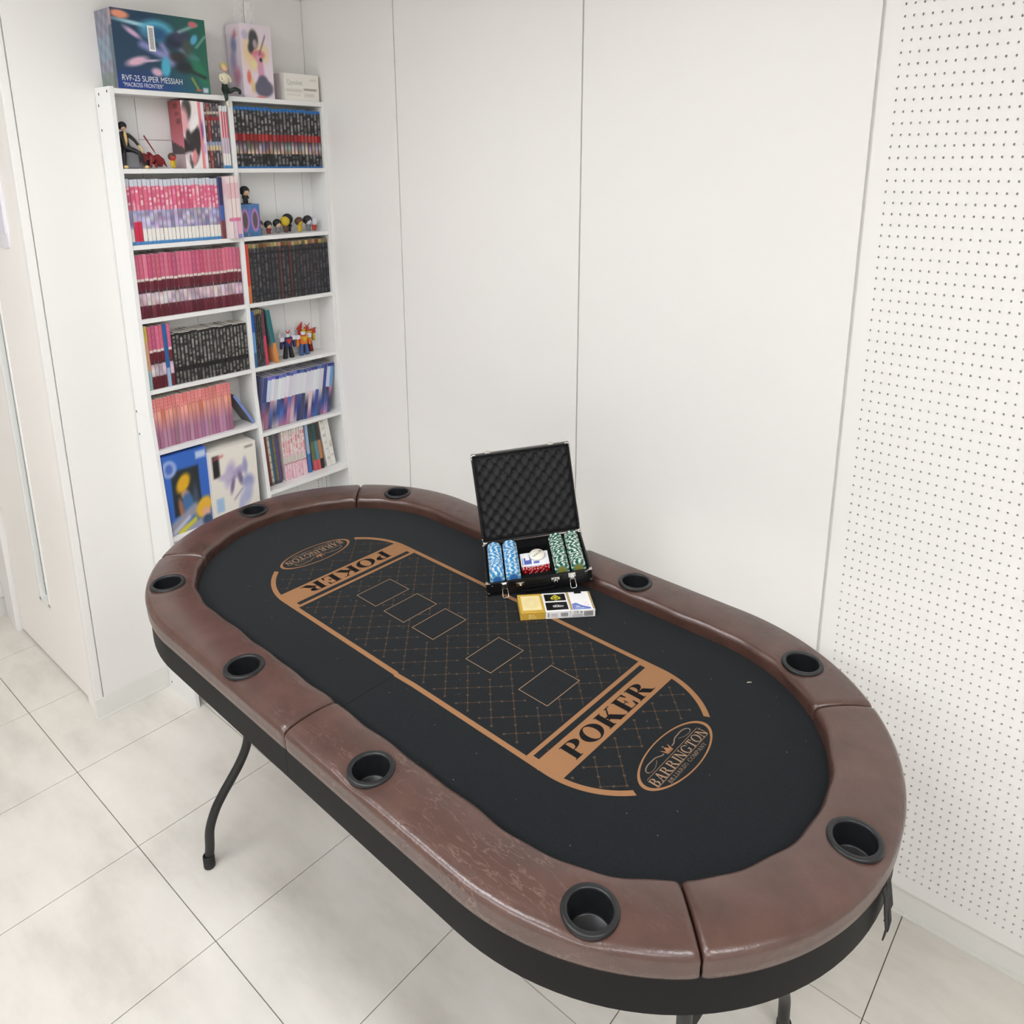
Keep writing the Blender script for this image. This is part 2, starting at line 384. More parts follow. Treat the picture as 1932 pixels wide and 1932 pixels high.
# wall of the passage with the door
wl=struct(obj('wall_left',boxes('wall_left',[(XB+.1,2.493,YL-.15,YL-.004,0,ZC),(3.42,XD,YL-.15,YL-.004,0,ZC),(2.493,3.42,YL-.15,YL-.004,2.05,ZC)]),m_frame))
struct(obj('wall_passage',boxes('wall_passage',[(XB+.1,2.493,YL-.15,YL-.006,0,.08)]),m_frame))
d=struct(obj('door_1',boxes('door_1',[(2.5555,2.8165,YL-.040,YL-.006,.012,2.0),(2.9075,3.200,YL-.040,YL-.006,.012,2.0),(2.8165,2.9075,YL-.040,YL-.006,.012,.262),(2.8165,2.9075,YL-.040,YL-.006,1.80,2.0)]),m_door))
obj('pane',boxes('pane',[(2.8165,2.9075,YL-.026,YL-.022,.262,1.80)]),m_glass,d)
obj('glazing_bead',boxes('glazing_bead',[(2.8135,2.826,YL-.022,YL-.003,.250,1.81),(2.895,2.9105,YL-.022,YL-.003,.250,1.81),(2.8135,2.9105,YL-.022,YL-.003,.243,.268),(2.8135,2.9105,YL-.022,YL-.003,1.79,1.81)],.003),m_frame,d)
c1=struct(obj('trim_1',boxes('trim_1',[(2.493,2.553,YL-.03,YL+.002,0,2.03),(2.46,2.493,YL-.03,YL+.008,.0,2.03)],.001),m_door))
c2=struct(obj('trim_2',boxes('trim_2',[(3.203,3.245,YL-.03,YL+.012,0,2.03),(3.245,3.30,YL-.03,YL+.006,0,2.03),(3.30,3.36,YL-.03,YL-.002,0,2.03)],.002),m_frame))
struct(obj('trim_3',boxes('trim_3',[(2.46,3.36,YL-.03,YL+.004,2.03,2.09)],.001),m_frame))
struct(obj('wall_gap',boxes('wall_gap',[(3.36,3.39,YL-.10,YL-.07,0,2.05)]),m_dark))
d2=struct(obj('door_2',boxes('door_2',[(3.375,3.9,YL-.02,YL+.02,.08,2.05)],.002),m_wall)); obj('kick_plate',boxes('kick_plate',[(3.385,3.9,YL-.02,YL+.024,.0,.08)]),m_base,d2)
# unseen sides of the room, ceiling
struct(obj('wall_near',boxes('wall_near',[(XN-.1,XN,YW-.1,YF+.1,0,ZC)]),m_wall))
struct(obj('wall_front',boxes('wall_front',[(XN-.1,XD,YF,YF+.1,0,ZC)]),m_far))
struct(obj('wall_end',boxes('wall_end',[(XD,XD+.1,YL-.1,YF+.1,0,ZC)]),m_wall))
struct(obj('ceiling',boxes('ceiling',[(XN-.1,XD+.1,YW-.1,YF+.1,ZC,ZC+.08)]),m_ceil))
struct(obj('trim_4',boxes('trim_4',[(XN,XB+.012,YW-.0099,YW-.004,ZT,ZC)]),m_cove))
struct(obj('trim_5',boxes('trim_5',[(XB+.004,XB+.0099,YW,-.7615,ZT,ZC),(XB+.0099,2.56,-.7815,-.7615,ZT,ZC)]),m_cove))
# ceiling lamps
m_diff=mat('lamp diffuser',(248,250,255),.5,emit=LAMP)
for k,(x,y,w,dp,lb) in enumerate(((-.85,.95,1.1,.26,'long white ceiling lamp over the near end of the room'),(.55,.95,1.1,.26,'long white ceiling lamp over the aisle beside the poker table'),
        (1.95,.88,1.1,.26,'long white ceiling lamp in front of the passage door'),(1.25,-.20,1.1,.26,'long white ceiling lamp above the poker table'),(-.75,-.30,1.1,.26,'long white ceiling lamp next to the pegboard'))):
    nm=('near_end','aisle','passage','table','pegboard')[k]
    t=thing('ceiling_lamp_'+nm+'_offscreen',lb,'ceiling lamp',(x,y,ZC))
    obj('housing',boxes('housing',[(-w/2-.02,w/2+.02,-dp/2-.02,dp/2+.02,-.03,0)],.004),m_ceil,t)
    obj('lamp_diffuser_'+nm+'_offscreen',boxes('lamp_diffuser',[(-w/2,w/2,-dp/2,dp/2,-.045,-.03)],.004),m_diff,t)
# plastic notice holder hanging on the door
nh=thing('notice_holder','clear plastic notice holder with pale lilac sheet hung on the passage door','sign',(2.76,YL-.006,1.80))
m_clear=mat('clear plastic',(236,234,240),.2,spec=.5); m_lilac=mat('pale lilac sheet',(226,224,236),.5); m_grey_edge=mat('clear plastic edge',(232,230,236),.3)
obj('sheet',boxes('sheet',[(-.1225,.13,.004,.006,-.235,.20)]),m_lilac,nh)
obj('back_plate',prism('back_plate',[(-.127,.21),(-.127,-.262),(-.120,-.277),(-.10,-.28),(.13,-.28),(.135,.21)],0,.004,'y'),m_clear,nh)
obj('edge_strip',boxes('edge_strip',[(-.1262,-.1222,.0035,.0075,-.235,.205)]),m_grey_edge,nh)

# ================================================================== POKER TABLE
TC=(1.0291,-1.0227); TH=-.0238
table=thing('poker_table','oval ten-seat poker table with brown padded rail, black printed felt and black legs','table',(TC[0],TC[1],0),TH)
LS=.4291; RI=.3231; RO=.4301; ZR=.834; ZF=.7995; ZB=.789; ZA=.728; U0,V0=-.0045,.006
def stad(s, r):
    """point on stadium of radius r; s is arc position measured on the middle radius"""
    rm=.3766; q=[2*LS, PI*rm, 2*LS, PI*rm]; s%=sum(q)
    if s<q[0]: return (LS-s, r, 0,1)            # v=+ side running -u
    s-=q[0]
    if s<q[1]: a=PI/2+s/rm; return (-LS+r*math.cos(a), r*math.sin(a), math.cos(a),math.sin(a))
    s-=q[1]
    if s<q[2]: return (-LS+s,-r,0,-1)
    s-=q[2]; a=-PI/2+s/rm; return (LS+r*math.cos(a), r*math.sin(a), math.cos(a),math.sin(a))
rm=.3766; Q0=2*LS; Q1=PI*rm; PER=2*Q0+2*Q1
def s_of(name):
    return {'midn':LS+.018,'nl':Q0+R(45)*rm,'nr':Q0+R(134)*rm,'midf':Q0+Q1+LS-.018,'fr':2*Q0+Q1+R(45)*rm,'fl':2*Q0+Q1+R(134)*rm}[name]
cups=[(u0+a,v0+b) for a,b,u0,v0 in ((.806,0,-.006,.012),(.598,.338,-.003,.008),(.598,-.338,-.003,.008),(.192,.377,-.006,.010),(.192,-.377,-.006,.010),(-.192,.377,-.008,.010),(-.192,-.377,-.006,.010),(-.596,.338,-.003,.012),(-.596,-.338,-.004,.012),(-.806,0,-.007,.016))]
# section: t across from inner bottom over the crown to outer bottom
def section():
    P=[]
    P.append((0.000,ZF-.010)); P.append((0.000,ZF+.006)); 
    for k in range(7):   # inner shoulder
        a=R(180-15*k); P.append((.014+.014*math.cos(a)+0, ZR-.018+.0145*math.sin(a)))
    n=26
    for k in range(1,n):
        t=k/n; P.append((.014+(.107-.014-.013)*t, ZR-.0035+.0035*math.sin(PI*t)**.7))
    for k in range(8):
        a=R(90-12.5*k); P.append((.107-.013+.0145*math.cos(a), ZR-.0155+.012*math.sin(a)))
    P.append((.1072,ZB+.022)); P.append((.1075,ZB+.014)); P.append((.107,ZB+.004)); P.append((.1055,ZB)); P.append((.095,ZB-.001))
    return P
SEC=section()
def rail(s0,s1):
    L=(s1-s0)%PER; n=int(L/.0036); V=[];Fc=[]; m=len(SEC)
    rnd=random.Random(int(s0*1000))
    S=[0,.0006,.0015,.003,.005,.0075]+[.0105+(L-.021)*k/n for k in range(n+1)]+[L-.0075,L-.005,L-.003,L-.0015,L-.0006,L]
    cu=[c for c in cups]
    for s in S:
        d=min(s,L-s); e=math.sqrt(max(0,1-(1-min(d/.0105,1))**2)); sh=.0012
        ss=s0+s+(sh if s<L/2 else -sh)
        # soft waviness along the inner shoulder
        w=.0011*math.sin(ss*61)+.0009*math.sin(ss*37+1)
        for k,(t,z) in enumerate(SEC):
            tt=.0535+(t-.0535)*(1-.055*(1-e)); zz=z-(.0075*(1-e))*max(0,(z-ZB)/(ZR-ZB))
            if 2<=k<=9: tt+=w
            x,y,nx,ny=stad(ss,RI+tt)
            if z>ZR-.008:
                for (cu_,cv_) in cu:
                    dd=math.hypot(x-cu_,y-cv_)
                    if dd<.060: zz-=.0032*max(0,1-((dd-.030)/.030))**2 if dd>.030 else .0032
            V.append((x,y,zz))
    for i in range(len(S)-1):
        for k in range(m-1):
            a=i*m+k; q=(a,a+1,a+m+1,a+m)
            cx=sum(V[j][0] for j in q)/4; cy=sum(V[j][1] for j in q)/4; cz=sum(V[j][2] for j in q)/4
            if cz>ZR-.012 and any(math.hypot(cx-a_,cy-b_)<.0325 for a_,b_ in cups): continue
            Fc.append(q)
    k0=len(V)
    Fc.append(tuple(range(m-1,-1,-1))); Fc.append(tuple((len(S)-1)*m+k for k in range(m)))
    me=pydata('rail_pad',V,Fc,True)
    bm=bmesh.new(); bm.from_mesh(me); bmesh.ops.recalc_face_normals(bm,faces=bm.faces[:])
    top=max(bm.faces,key=lambda f:f.calc_center_median().z)
    if top.normal.z<0: bmesh.ops.reverse_faces(bm,faces=bm.faces[:])
    bm.to_mesh(me); bm.free(); return me
order=['midn','nl','nr','midf','fr','fl']
for a,b in zip(order,order[1:]+order[:1]):
    obj('rail_pad',rail(s_of(a),s_of(b)),m_leather,table)
def stadium_pts(r,n=40,half=None):
    P=[(LS+r*math.cos(-PI/2+PI*k/n),r*math.sin(-PI/2+PI*k/n)) for k in range(n+1)]
    Qp=[(-LS+r*math.cos(PI/2+PI*k/n),r*math.sin(PI/2+PI*k/n)) for k in range(n+1)]
    us=-.0114
    if half=='far': return P+[(us+.0004,r),(us+.0004,-r)]
    if half=='near': return [(us-.0004,-r),(us-.0004,r)]+Qp
    return P+Qp
for h in ('far','near'):
    obj('felt_panel',prism('felt_panel',stadium_pts(RI+.02,60,h),ZF-.012,ZF),m_felt,table)
    obj('table_deck',prism('table_deck',stadium_pts(RO-.022,60,h),ZF-.036,ZF-.0125),m_apron,table)
    P=stadium_pts(RO-.005,60,h); n=len(P); Pi=stadium_pts(RO-.021,60,h)
    # open band: outer skin, inner skin, edges
    V=[];Fc=[];sm=[]
    br=n-2 if h=='far' else 0
    idx=[(br+1+i)%n for i in range(n)]
    def strip(A,za,B,zb,smooth,flip=False):
        k=len(V)
        for i in idx: V.append((A[i][0],A[i][1],za)); V.append((B[i][0],B[i][1],zb))
        for i in range(n-1):
            q=(k+2*i,k+2*i+2,k+2*i+3,k+2*i+1); Fc.append(q[::-1] if flip else q); sm.append(smooth)
    strip(P,ZA,P,ZB+.002,True); strip(Pi,ZA,Pi,ZB+.002,True,True); strip(P,ZA,Pi,ZA,False,True); strip(P,ZB+.002,Pi,ZB+.002,False)
    for i in (idx[0],idx[-1]):
        k=len(V); V+=[(P[i][0],P[i][1],ZA),(P[i][0],P[i][1],ZB+.002),(Pi[i][0],Pi[i][1],ZB+.002),(Pi[i][0],Pi[i][1],ZA)]; Fc.append((k,k+1,k+2,k+3)); sm.append(False)
    me=pydata('apron',V,Fc,False); me.polygons.foreach_set('use_smooth',sm)
    obj('apron',me,m_apron,table)
# cup holders
cup=lathe('cup_holder',[(.0,-.040),(.0262,-.040),(.0278,-.0385),(.0284,-.036),(.0290,-.003),(.0294,.0002),(.0304,.0016),(.0318,.0020),(.0362,.0018),(.0376,.0010),(.0382,-.001),(.0383,-.004)],48)
# underside skin so the cup has an outer wall
for u,v in cups: obj('cup_holder',cup,m_cup,table,(u,v,ZR-.0005))
# leg frames
def leg(name,u,vf,sgn,vneck):
    P=spline([(u,vf,.02),(u,vf-sgn*.006,.055),(u,vf-sgn*.0112,.1066),(u,vf-sgn*.030,.152),(u,vf-sgn*.055,.186),(u,vf-sgn*.082,.2155),(u,vf-sgn*.108,.246),(u,vf-sgn*.130,.284),(u,vneck+sgn*.006,.335),(u,vneck,.40),(u,vneck,.55),(u,vneck,ZF-.037)],6)
    o=obj('leg',tube('leg',P,.0118,16),m_black_metal,table)
    obj('foot_cap',lathe('foot_cap',[(0,0),(.0120,0),(.0140,.002),(.0146,.006),(.0146,.034),(.0135,.036),(.0118,.036)],24,True,(u,vf,0)),m_rubber,o)
leg('leg',.618,.319,1,.172); leg('leg',.618,-.28,-1,-.135); leg('leg',-.650,.319,1,.172); leg('leg',-.650,-.281,-1,-.135)
for u in (.618,-.650):
    obj('leg_crossbar',tube('leg_crossbar',[(u,-.135,.60),(u,.172,.60)],.009,12),m_black_metal,table)
    obj('leg_brace',tube('leg_brace',[(u,.02,.60),(u*.55,.02,ZF-.038)],.008,12),m_black_metal,table)
pl=obj('leg_plate',prism('leg_plate',[(.160,.585),(.160,.47),(.115,.47),(.075,.585)],-.654,-.648,'x'),m_apron,table)
m_khaki=mat('khaki marking',(150,150,110),.7)
obj('plate_marking',merge('plate_marking',[boxes('p',[(-.6552,-.6546,.1165,.1185,.50,.56)]),boxes('p',[(-.6552,-.6546,.107,.109,.50,.56)]),tube('p',[(-.655,.104,.56),(-.655,.098,.50)],.001,6),tube('p',[(-.655,.098,.50),(-.655,.088,.56)],.001,6)]),m_khaki,pl)
# tie strap hanging from the near end of the apron
def ribbon(P,w,th=.002):
    V=[];Fc=[]
    for (p,wd,n) in zip(P,w,range(len(P))):
        u,v,z=p; V+= [(u,v-wd/2,z),(u,v+wd/2,z),(u-th,v+wd/2,z),(u-th,v-wd/2,z)]
    for i in range(len(P)-1):
        for k in range(4): a=4*i+k; b=4*i+(k+1)%4; Fc.append((a,b,b+4,a+4))
    Fc+=[(3,2,1,0),tuple(4*(len(P)-1)+k for k in range(4))]
    return pydata('tie_strap',V,Fc)
obj('tie_strap',merge('tie_strap',[ribbon([(-.8555,.006,.792),(-.859,.006,.778),(-.862,.008,.762),(-.866,.011,.748),(-.863,.018,.735)],[.010,.019,.022,.019,.012]),
   ribbon([(-.857,.024,.790),(-.861,.024,.776),(-.864,.025,.755),(-.868,.024,.732),(-.866,.026,.712)],[.010,.011,.014,.017,.014]),
   ribbon([(-.866,.016,.748),(-.869,.017,.732),(-.868,.018,.718)],[.010,.009,.007])]),m_strap,table)

# ---- felt print
def arc(cx,cy,r0,r1,a0,a1,n=24):
    return [[(cx+r0*math.cos(R(a0+(a1-a0)*k/n)),cy+r0*math.sin(R(a0+(a1-a0)*k/n))),(cx+r1*math.cos(R(a0+(a1-a0)*k/n)),cy+r1*math.sin(R(a0+(a1-a0)*k/n))),
             (cx+r1*math.cos(R(a0+(a1-a0)*(k+1)/n)),cy+r1*math.sin(R(a0+(a1-a0)*(k+1)/n))),(cx+r0*math.cos(R(a0+(a1-a0)*(k+1)/n)),cy+r0*math.sin(R(a0+(a1-a0)*(k+1)/n)))] for k in range(n)]
def rc(x0,x1,y0,y1): return [(x0,y0),(x1,y0),(x1,y1),(x0,y1)]
GC=.3826; GO=.1800; GI=.1690
ZP=ZF+.0004
def put(o): o.location=(U0,V0,0); return o
for s in (1,-1):
    # border line of one long side, from fold to band, with a little jog at the fold
    for e in (1,-1):
        k=.0022 if (s==1 and e==-1) else 0
        us=-.0069
        P=[(us,s*GI+k),(us,s*GO+k),(us+e*.05,s*GO),(e*GC,s*GO),(e*GC,s*GI),(us+e*.05,s*GI)]
        put(obj('felt_border',flat('felt_border',[P],ZP),m_gold,table))
for e in (1,-1):
    for s in (1,-1):
        P=[(GC+GI*math.cos(R(42+48*k/24)),GI*math.sin(R(42+48*k/24))) for k in range(25)]+[(GC+GO*math.cos(R(90-49*k/24)),GO*math.sin(R(90-49*k/24))) for k in range(25)]
        put(obj('felt_border',flat('felt_border',[[(e*x,s*y) for x,y in P]],ZP),m_gold,table))
    # bands: thin stripe, black stripe, lettered band following the border's curve
    def wid(u): return math.sqrt(max(0,GI**2-max(0,u-GC)**2))
    P=[rc(.3355,.344,-GI,GI),rc(.344,.356,-GI,-GI+.0075),rc(.344,.356,GI-.0075,GI)]
    us=[.356+.056*k/8 for k in range(9)]
    for a,b in zip(us[:-1],us[1:]): P.append([(a,-wid(a)),(b,-wid(b)),(b,wid(b)),(a,wid(a))])
    put(obj('felt_band',flat('felt_band',[[(e*x,y) for x,y in q] for q in P],ZP),m_gold,table))
# serif lettering made of strokes
def ring(cx,cy,rx,ry,ix,iy,a0=0,a1=360,n=28):
    out=[]
    for k in range(n):
        p=R(a0+(a1-a0)*k/n); q=R(a0+(a1-a0)*(k+1)/n)
        out.append([(cx+ix*math.cos(p),cy+iy*math.sin(p)),(cx+rx*math.cos(p),cy+ry*math.sin(p)),(cx+rx*math.cos(q),cy+ry*math.sin(q)),(cx+ix*math.cos(q),cy+iy*math.sin(q))])
    return out
def glyph(ch, T=.2, t=.05):
    s=.06 # serif overhang
    st=lambda x:[rc(x,x+T,0,1),rc(x-s,x+T+s,0,t),rc(x-s,x+T+s,1-t,1)]
    dg=lambda x0,y0,x1,y1,w:[(x0-w/2,y0),(x0+w/2,y0),(x1+w/2,y1),(x1-w/2,y1)]
    if ch=='I': return st(s),T+2*s
    if ch=='P': return st(s)+[rc(s+T,.40,1-t,1),rc(s+T,.40,.44,.44+t)]+ring(.38,.72,.14+T,.28,.12,.28-t,-90,90),.40+T+.12
    if ch=='R': return glyph('P',T,t)[0][:5]+ring(.38,.74,.12+T,.26,.11,.26-t,-90,90)+[dg(.50,.47,.78,.0,T*1.15),rc(.68,.98,0,t)],.98
    if ch=='B': return st(s)+[rc(s+T,.42,1-t,1),rc(s+T,.42,.49,.49+t),rc(s+T,.44,0,t)]+ring(.36,.755,.11+T,.245,.10,.245-t,-90,90)+ring(.40,.27,.13+T,.27,.12,.27-t,-90,90),.44+T+.13
    if ch=='D': return st(s)+[rc(s+T,.36,1-t,1),rc(s+T,.36,0,t)]+ring(.34,.5,.28+T,.5,.28,.5-t,-90,90),.64+T
    if ch=='O': return ring(.48,.5,.48,.52,.48-T,.52-t,0,360,40),.96
    if ch in 'CG':
        g=ring(.48,.5,.48,.52,.48-T,.52-t,38,322,36)+[[(.80,.64),(.86,.64),(.86,.95),(.80,.82)]]
        if ch=='C': return g+[[(.80,.30),(.86,.30),(.83,.18),(.78,.16)]],.9
        return g+[rc(.72,.72+T*.9,.08,.42),rc(.62,.72+T*.9+s,.42-t,.42)],.98
    if ch=='E': return st(s)+[rc(s+T,.66,1-t,1),rc(s+T,.70,0,t),rc(s+T,.46,.49,.49+t),[(.66,1),(.66,.70),(.61,.70),(.54,1-t),(.54,1)],[(.70,0),(.70,.32),(.65,.32),(.57,t),(.57,0)],rc(.44,.48,.38,.65)],.74
    if ch=='L': return st(s)+[rc(s+T,.66,0,t),[(.68,0),(.68,.32),(.63,.32),(.54,t),(.54,0)]],.70
    if ch=='T': return [rc(.36-T/2,.36+T/2,0,1),rc(.36-T/2-s,.36+T/2+s,0,t),rc(0,.72,1-t,1),[(0,1),(0,.70),(.04,.70),(.12,1-t),(.12,1)],[(.72,1),(.72,.70),(.68,.70),(.60,1-t),(.60,1)]],.74
    if ch=='A': return [dg(.14,0,.42,1,t*1.4),dg(.70,0,.44,1,T*1.05),rc(.24,.60,.32,.32+t),rc(.0,.26,0,t),rc(.54,.88,0,t)],.88
    if ch=='N': return [rc(.10,.10+t*1.3,0,1),rc(.74,.74+t*1.3,0,1),dg(.14,1,.74,0,T*1.1),rc(0,.24,0,t),rc(0,.2,1-t,1),rc(.64,.92,1-t,1)],.90
    if ch=='M': return [rc(.10,.10+t*1.3,0,1),rc(.86-T/2,.86+T/2,0,1),dg(.15,1,.47,0,T),dg(.82,1,.48,0,t*1.3),rc(0,.24,0,t),rc(.70,1.02,0,t),rc(0,.2,1-t,1),rc(.80,1.02,1-t,1)],1.04
    if ch=='Y': return [rc(.44-T/2,.44+T/2,0,.5),rc(.28,.60,0,t),dg(.44,.46,.14,1,T),dg(.46,.46,.76,1,t*1.4),rc(0,.30,1-t,1),rc(.64,.88,1-t,1)],.88
    if ch=='K': return st(s)+[dg(.34,.36,.76,1,t*1.6),dg(.44,.60,.80,0,T*1.25),rc(.62,.98,0,t),rc(.62,.90,1-t,1)],.98
    if ch=='S': return ring(.34,.74,.30,.26,.30-T*.7,.26-t,60,270,20)+ring(.34,.27,.32,.27,.32-T*.7,.27-t,-90,130,20)[0:0]+ring(.34,.27,.32,.27,.32-T*.7,.27-t,-120,90,20)+[rc(.58,.62,.70,.95),rc(.02,.06,.05,.32)],.70
    return [],.4
def word(s, h, w, T=.2, t=.05, gap=.1):
    P=[];x=0
    for ch in s:
        g_,a=glyph(ch,T,t); P+=[[(x+px,py) for px,py in q] for q in g_]; x+=a+gap
    x-=gap; k=w/x
    return [[(px*k-w/2,py*h) for px,py in q] for q in P]
def on_end(P, e, yoff):
    """text plane -> felt: reading direction runs to -v at the near end, letters' tops towards the centre"""
    return [[(-(e)*0+(e==-1 and (-1)*(yoff)+y or (yoff)-y), (e==-1 and -x or x)) for x,y in q] for q in P]
for e in (-1,1):
    P=on_end(word('POKER',.0375,.243,.25,.05,.09),e,.4035)
    put(obj('felt_lettering',flat('felt_lettering',P,ZP+.0004),m_ink,table))
    c=.519
    def g2(polys,m,nm,z=0):
        return put(obj(nm,flat(nm,on_end(polys,e,c),ZP+z),m,table))
    P=[]
    n=72
    for k in range(n):
        a,b=2*PI*k/n,2*PI*(k+1)/n
        P.append([(.0925*math.cos(a),.0384*math.sin(a)),(.0995*math.cos(a),.0408*math.sin(a)),(.0995*math.cos(b),.0408*math.sin(b)),(.0925*math.cos(b),.0384*math.sin(b))])
    g2(P,m_gold,'logo_ring')
    P=[[(x-.001,y-.0155) for x,y in q] for q in word('BARRINGTON',.0175,.164,.17,.06,.10)]
    P+=[rc(-.081,.079,.0046,.0054),rc(-.082,.0785,-.0170,-.0162)]
    g2(P,m_gold_pale,'logo_lettering')
    g2([[(x-.003,y-.0275) for x,y in q] for q in word('BILLIARDS COMPANY',.0072,.116,.15,.07,.12)],m_gold_grey,'logo_lettering')
    cr=[[(-.0095,.0095),(.0075,.0095),(.0075,.0112),(-.0095,.0112)],[(-.0095,.0118),(.0075,.0118),(.0082,.0150),(-.0102,.0150)],[(-.0102,.015),(-.0062,.015),(-.0127,.0245)],[(.0082,.015),(.0042,.015),(.0105,.0245)],[(-.0065,.015),(.0045,.015),(.0022,.0185),(-.001,.0235),(-.0042,.0185)]]
    cr+=ring(-.001,.0252,.0016,.0016,0,0,0,360,10)
    g2(cr,m_gold,'logo_crown')
    for sx in (1,-1):
        rb=[]
        C=spline([(sx*.0125-.001,.0150,0),(sx*.020,.0160,0),(sx*.030,.0205,0),(sx*.042,.0215,0),(sx*.054,.0215,0),(sx*.064,.0185,0),(sx*.0675,.0135,0),(sx*.063,.0095,0),(sx*.052,.0090,0),(sx*.041,.0125,0),(sx*.034,.0165,0)],6)
        for i in range(len(C)-1):
            a,b=C[i],C[i+1]; t_=(b-a).normalized(); nn=Vector((-t_.y,t_.x,0))*(.0010 if i<40 else .0004)
            rb.append([(a+nn)[:2],(b+nn)[:2],(b-nn)[:2],(a-nn)[:2]])
        g2(rb,m_gold_grey,'logo_scroll')
# card places
cards=[(.2766,.2065),(.1792,.1116),(.0850,.0180),(-.0775,-.1468),(-.2180,-.2890)]
for a,b in cards:
    a-=U0; b-=U0; y0,y1,w=-.0455,.0525,.0016
    put(obj('card_outline',flat('card_outline',[rc(b,a,y0,y0+w),rc(b,a,y1-w,y1),rc(b,b+w,y0+w,y1-w),rc(a-w,a,y0+w,y1-w)],ZP),m_gold_pale,table))
# diamond lattice of dashes and dots
def lattice():
    P=[]; p=.0595; s0=-.383+.0; t0=-.44
    def ok(u,v):
        x=u-U0; y=v-V0
        if abs(y)>GI-.004: return False
        ax=abs(x)
        if ax>GC and math.hypot(ax-GC,y)>GI-.004: return False
        if .332<ax<.414: return False
        if ((ax-.519)/.052)**2+(y/.118)**2<1: return False
        for a,b in cards:
            if b-.002<u<a+.002 and -.0415<v<.0605: return False
        return True
    def quad(a,b,w):
        d=(Vector(b)-Vector(a)).normalized(); n=Vector((-d.y,d.x))*w/2
        P.append([tuple(Vector(a)+n),tuple(Vector(b)+n),tuple(Vector(b)-n),tuple(Vector(a)-n)])
    h=p/2; gp=.0042
    for i in range(-30,40):
        s=s0+i*p
        for j in range(-60,60):
            for fam in (0,1):
                if fam==0: c=lambda t:((s+t)/2,(s-t)/2)
                else: c=lambda t:((t+(t0-s0)+s)/2,(t-(t0-s0)-s)/2)
                base=(t0 if fam==0 else s0)+j*h
                a=c(base+gp); b=c(base+h-gp); m_=c(base+h/2)
                if ok(*a) and ok(*b): quad((a[0]-U0,a[1]-V0),(b[0]-U0,b[1]-V0),.0012)
                d=c(base)
                if ok(*d) and (fam==0 or j%2!=0):
                    P.append([(d[0]-U0+.0028*math.cos(2*PI*k/8),d[1]-V0+.0028*math.sin(2*PI*k/8)) for k in range(8)])
    return flat('felt_lattice',P,ZF+.0002)
lt=put(obj('felt_lattice',lattice(),m_gold_dim,table)); lt['kind']='stuff'
# bits of lint
for (u,v,a,l) in ((-.6107,-.2,.6,.012),):
    pass
m_lint=mat('cream lint',(215,205,180),.9)
lint=tag(obj('lint_scrap',tube('lint_scrap',[(TC[0]-.535,TC[1]-.232,ZF+.0008),(TC[0]-.538,TC[1]-.236,ZF+.0010),(TC[0]-.541,TC[1]-.238,ZF+.0008)],.0008,6),m_lint),'tiny cream scrap of lint lying on the black felt','lint')

# ================================================================== CHIP CASE
O=Vector((1.0747,-1.1626,.7999)); A=Vector((-.7096,-.6945,.119)).normalized(); Bv=Vector((.7046,-.7003,.1144)); Bv=(Bv-A*A.dot(Bv)).normalized(); Nn=A.cross(Bv)
MC=Matrix.Identity(4)
for i in range(3): MC[i][0]=A[i]; MC[i][1]=Bv[i]; MC[i][2]=Nn[i]; MC[i][3]=O[i]
CW,CDp,CH=.2421,.1582,.0312
case=obj('chip_case',None); case.matrix_world=MC
tag(case,'open black aluminium poker chip case leaning on the padded rail','case')
m_case=mat('black ribbed aluminium',(20,20,21),.35,spec=.5); m_chrome=mat('polished chrome',(215,212,206),.14,metal=1); m_foam=mat('black velvet tray',(20,20,21),.95,spec=.1)
m_egg=mat('dark egg crate foam',(54,54,55),.95,spec=.1,bump=.4,bscale=900)
def shell(h): # four walls and floor
    w=.004
    return boxes('shell',[(0,CW,0,w,0,h),(0,CW,CDp-w,CDp,0,h),(0,w,w,CDp-w,0,h),(CW-w,CW,w,CDp-w,0,h),(w,CW-w,w,CDp-w,0,.003)])
body=obj('case_body',shell(CH),m_case,case)
for z in (.009,.016,.023):
    obj('rib',boxes('rib',[(.008,CW-.008,-.0008,.0006,z-.0016,z+.0016),(-.0008,.0006,.008,CDp-.008,z-.0016,z+.0016),(CW-.0006,CW+.0008,.008,CDp-.008,z-.0016,z+.0016)]),m_case,body)
def corner_cap(x,y,z,sx,sy,up):
    r=.0095
    me=merge('c',[boxes('c',[(x-sx*.0016,x+sx*r,y-sy*.0016,y+sy*.0012,z-.0035,z+.0018),(x-sx*.0016,x+sx*.0012,y-sy*.0016,y+sy*r,z-.0035,z+.0018),(x-sx*.0014,x+sx*.006,y-sy*.0014,y+sy*.006,z+.0002,z+.0022)],.0008)])
    return me
for x,sx in ((0,1),(CW,-1)):
    for y,sy in ((0,1),(CDp,-1)):
        obj('corner_cap',corner_cap(x,y,CH,sx,sy,1),m_chrome,case)
        obj('corner_cap',lathe('corner_cap',[(0,-.0005),(.0048,-.0005),(.0052,.002),(.0046,.0075),(0,.009)],12,True,(x+sx*.0028,y+sy*.0028,0)),m_case,case)
for x in (.02,CW-.02): obj('rubber_foot',lathe('rubber_foot',[(0,-.004),(.006,-.004),(.0065,-.003),(.0065,.001)],16,True,(x,CDp-.045 if x<.1 else CDp-.10,0)),m_rubber,case)
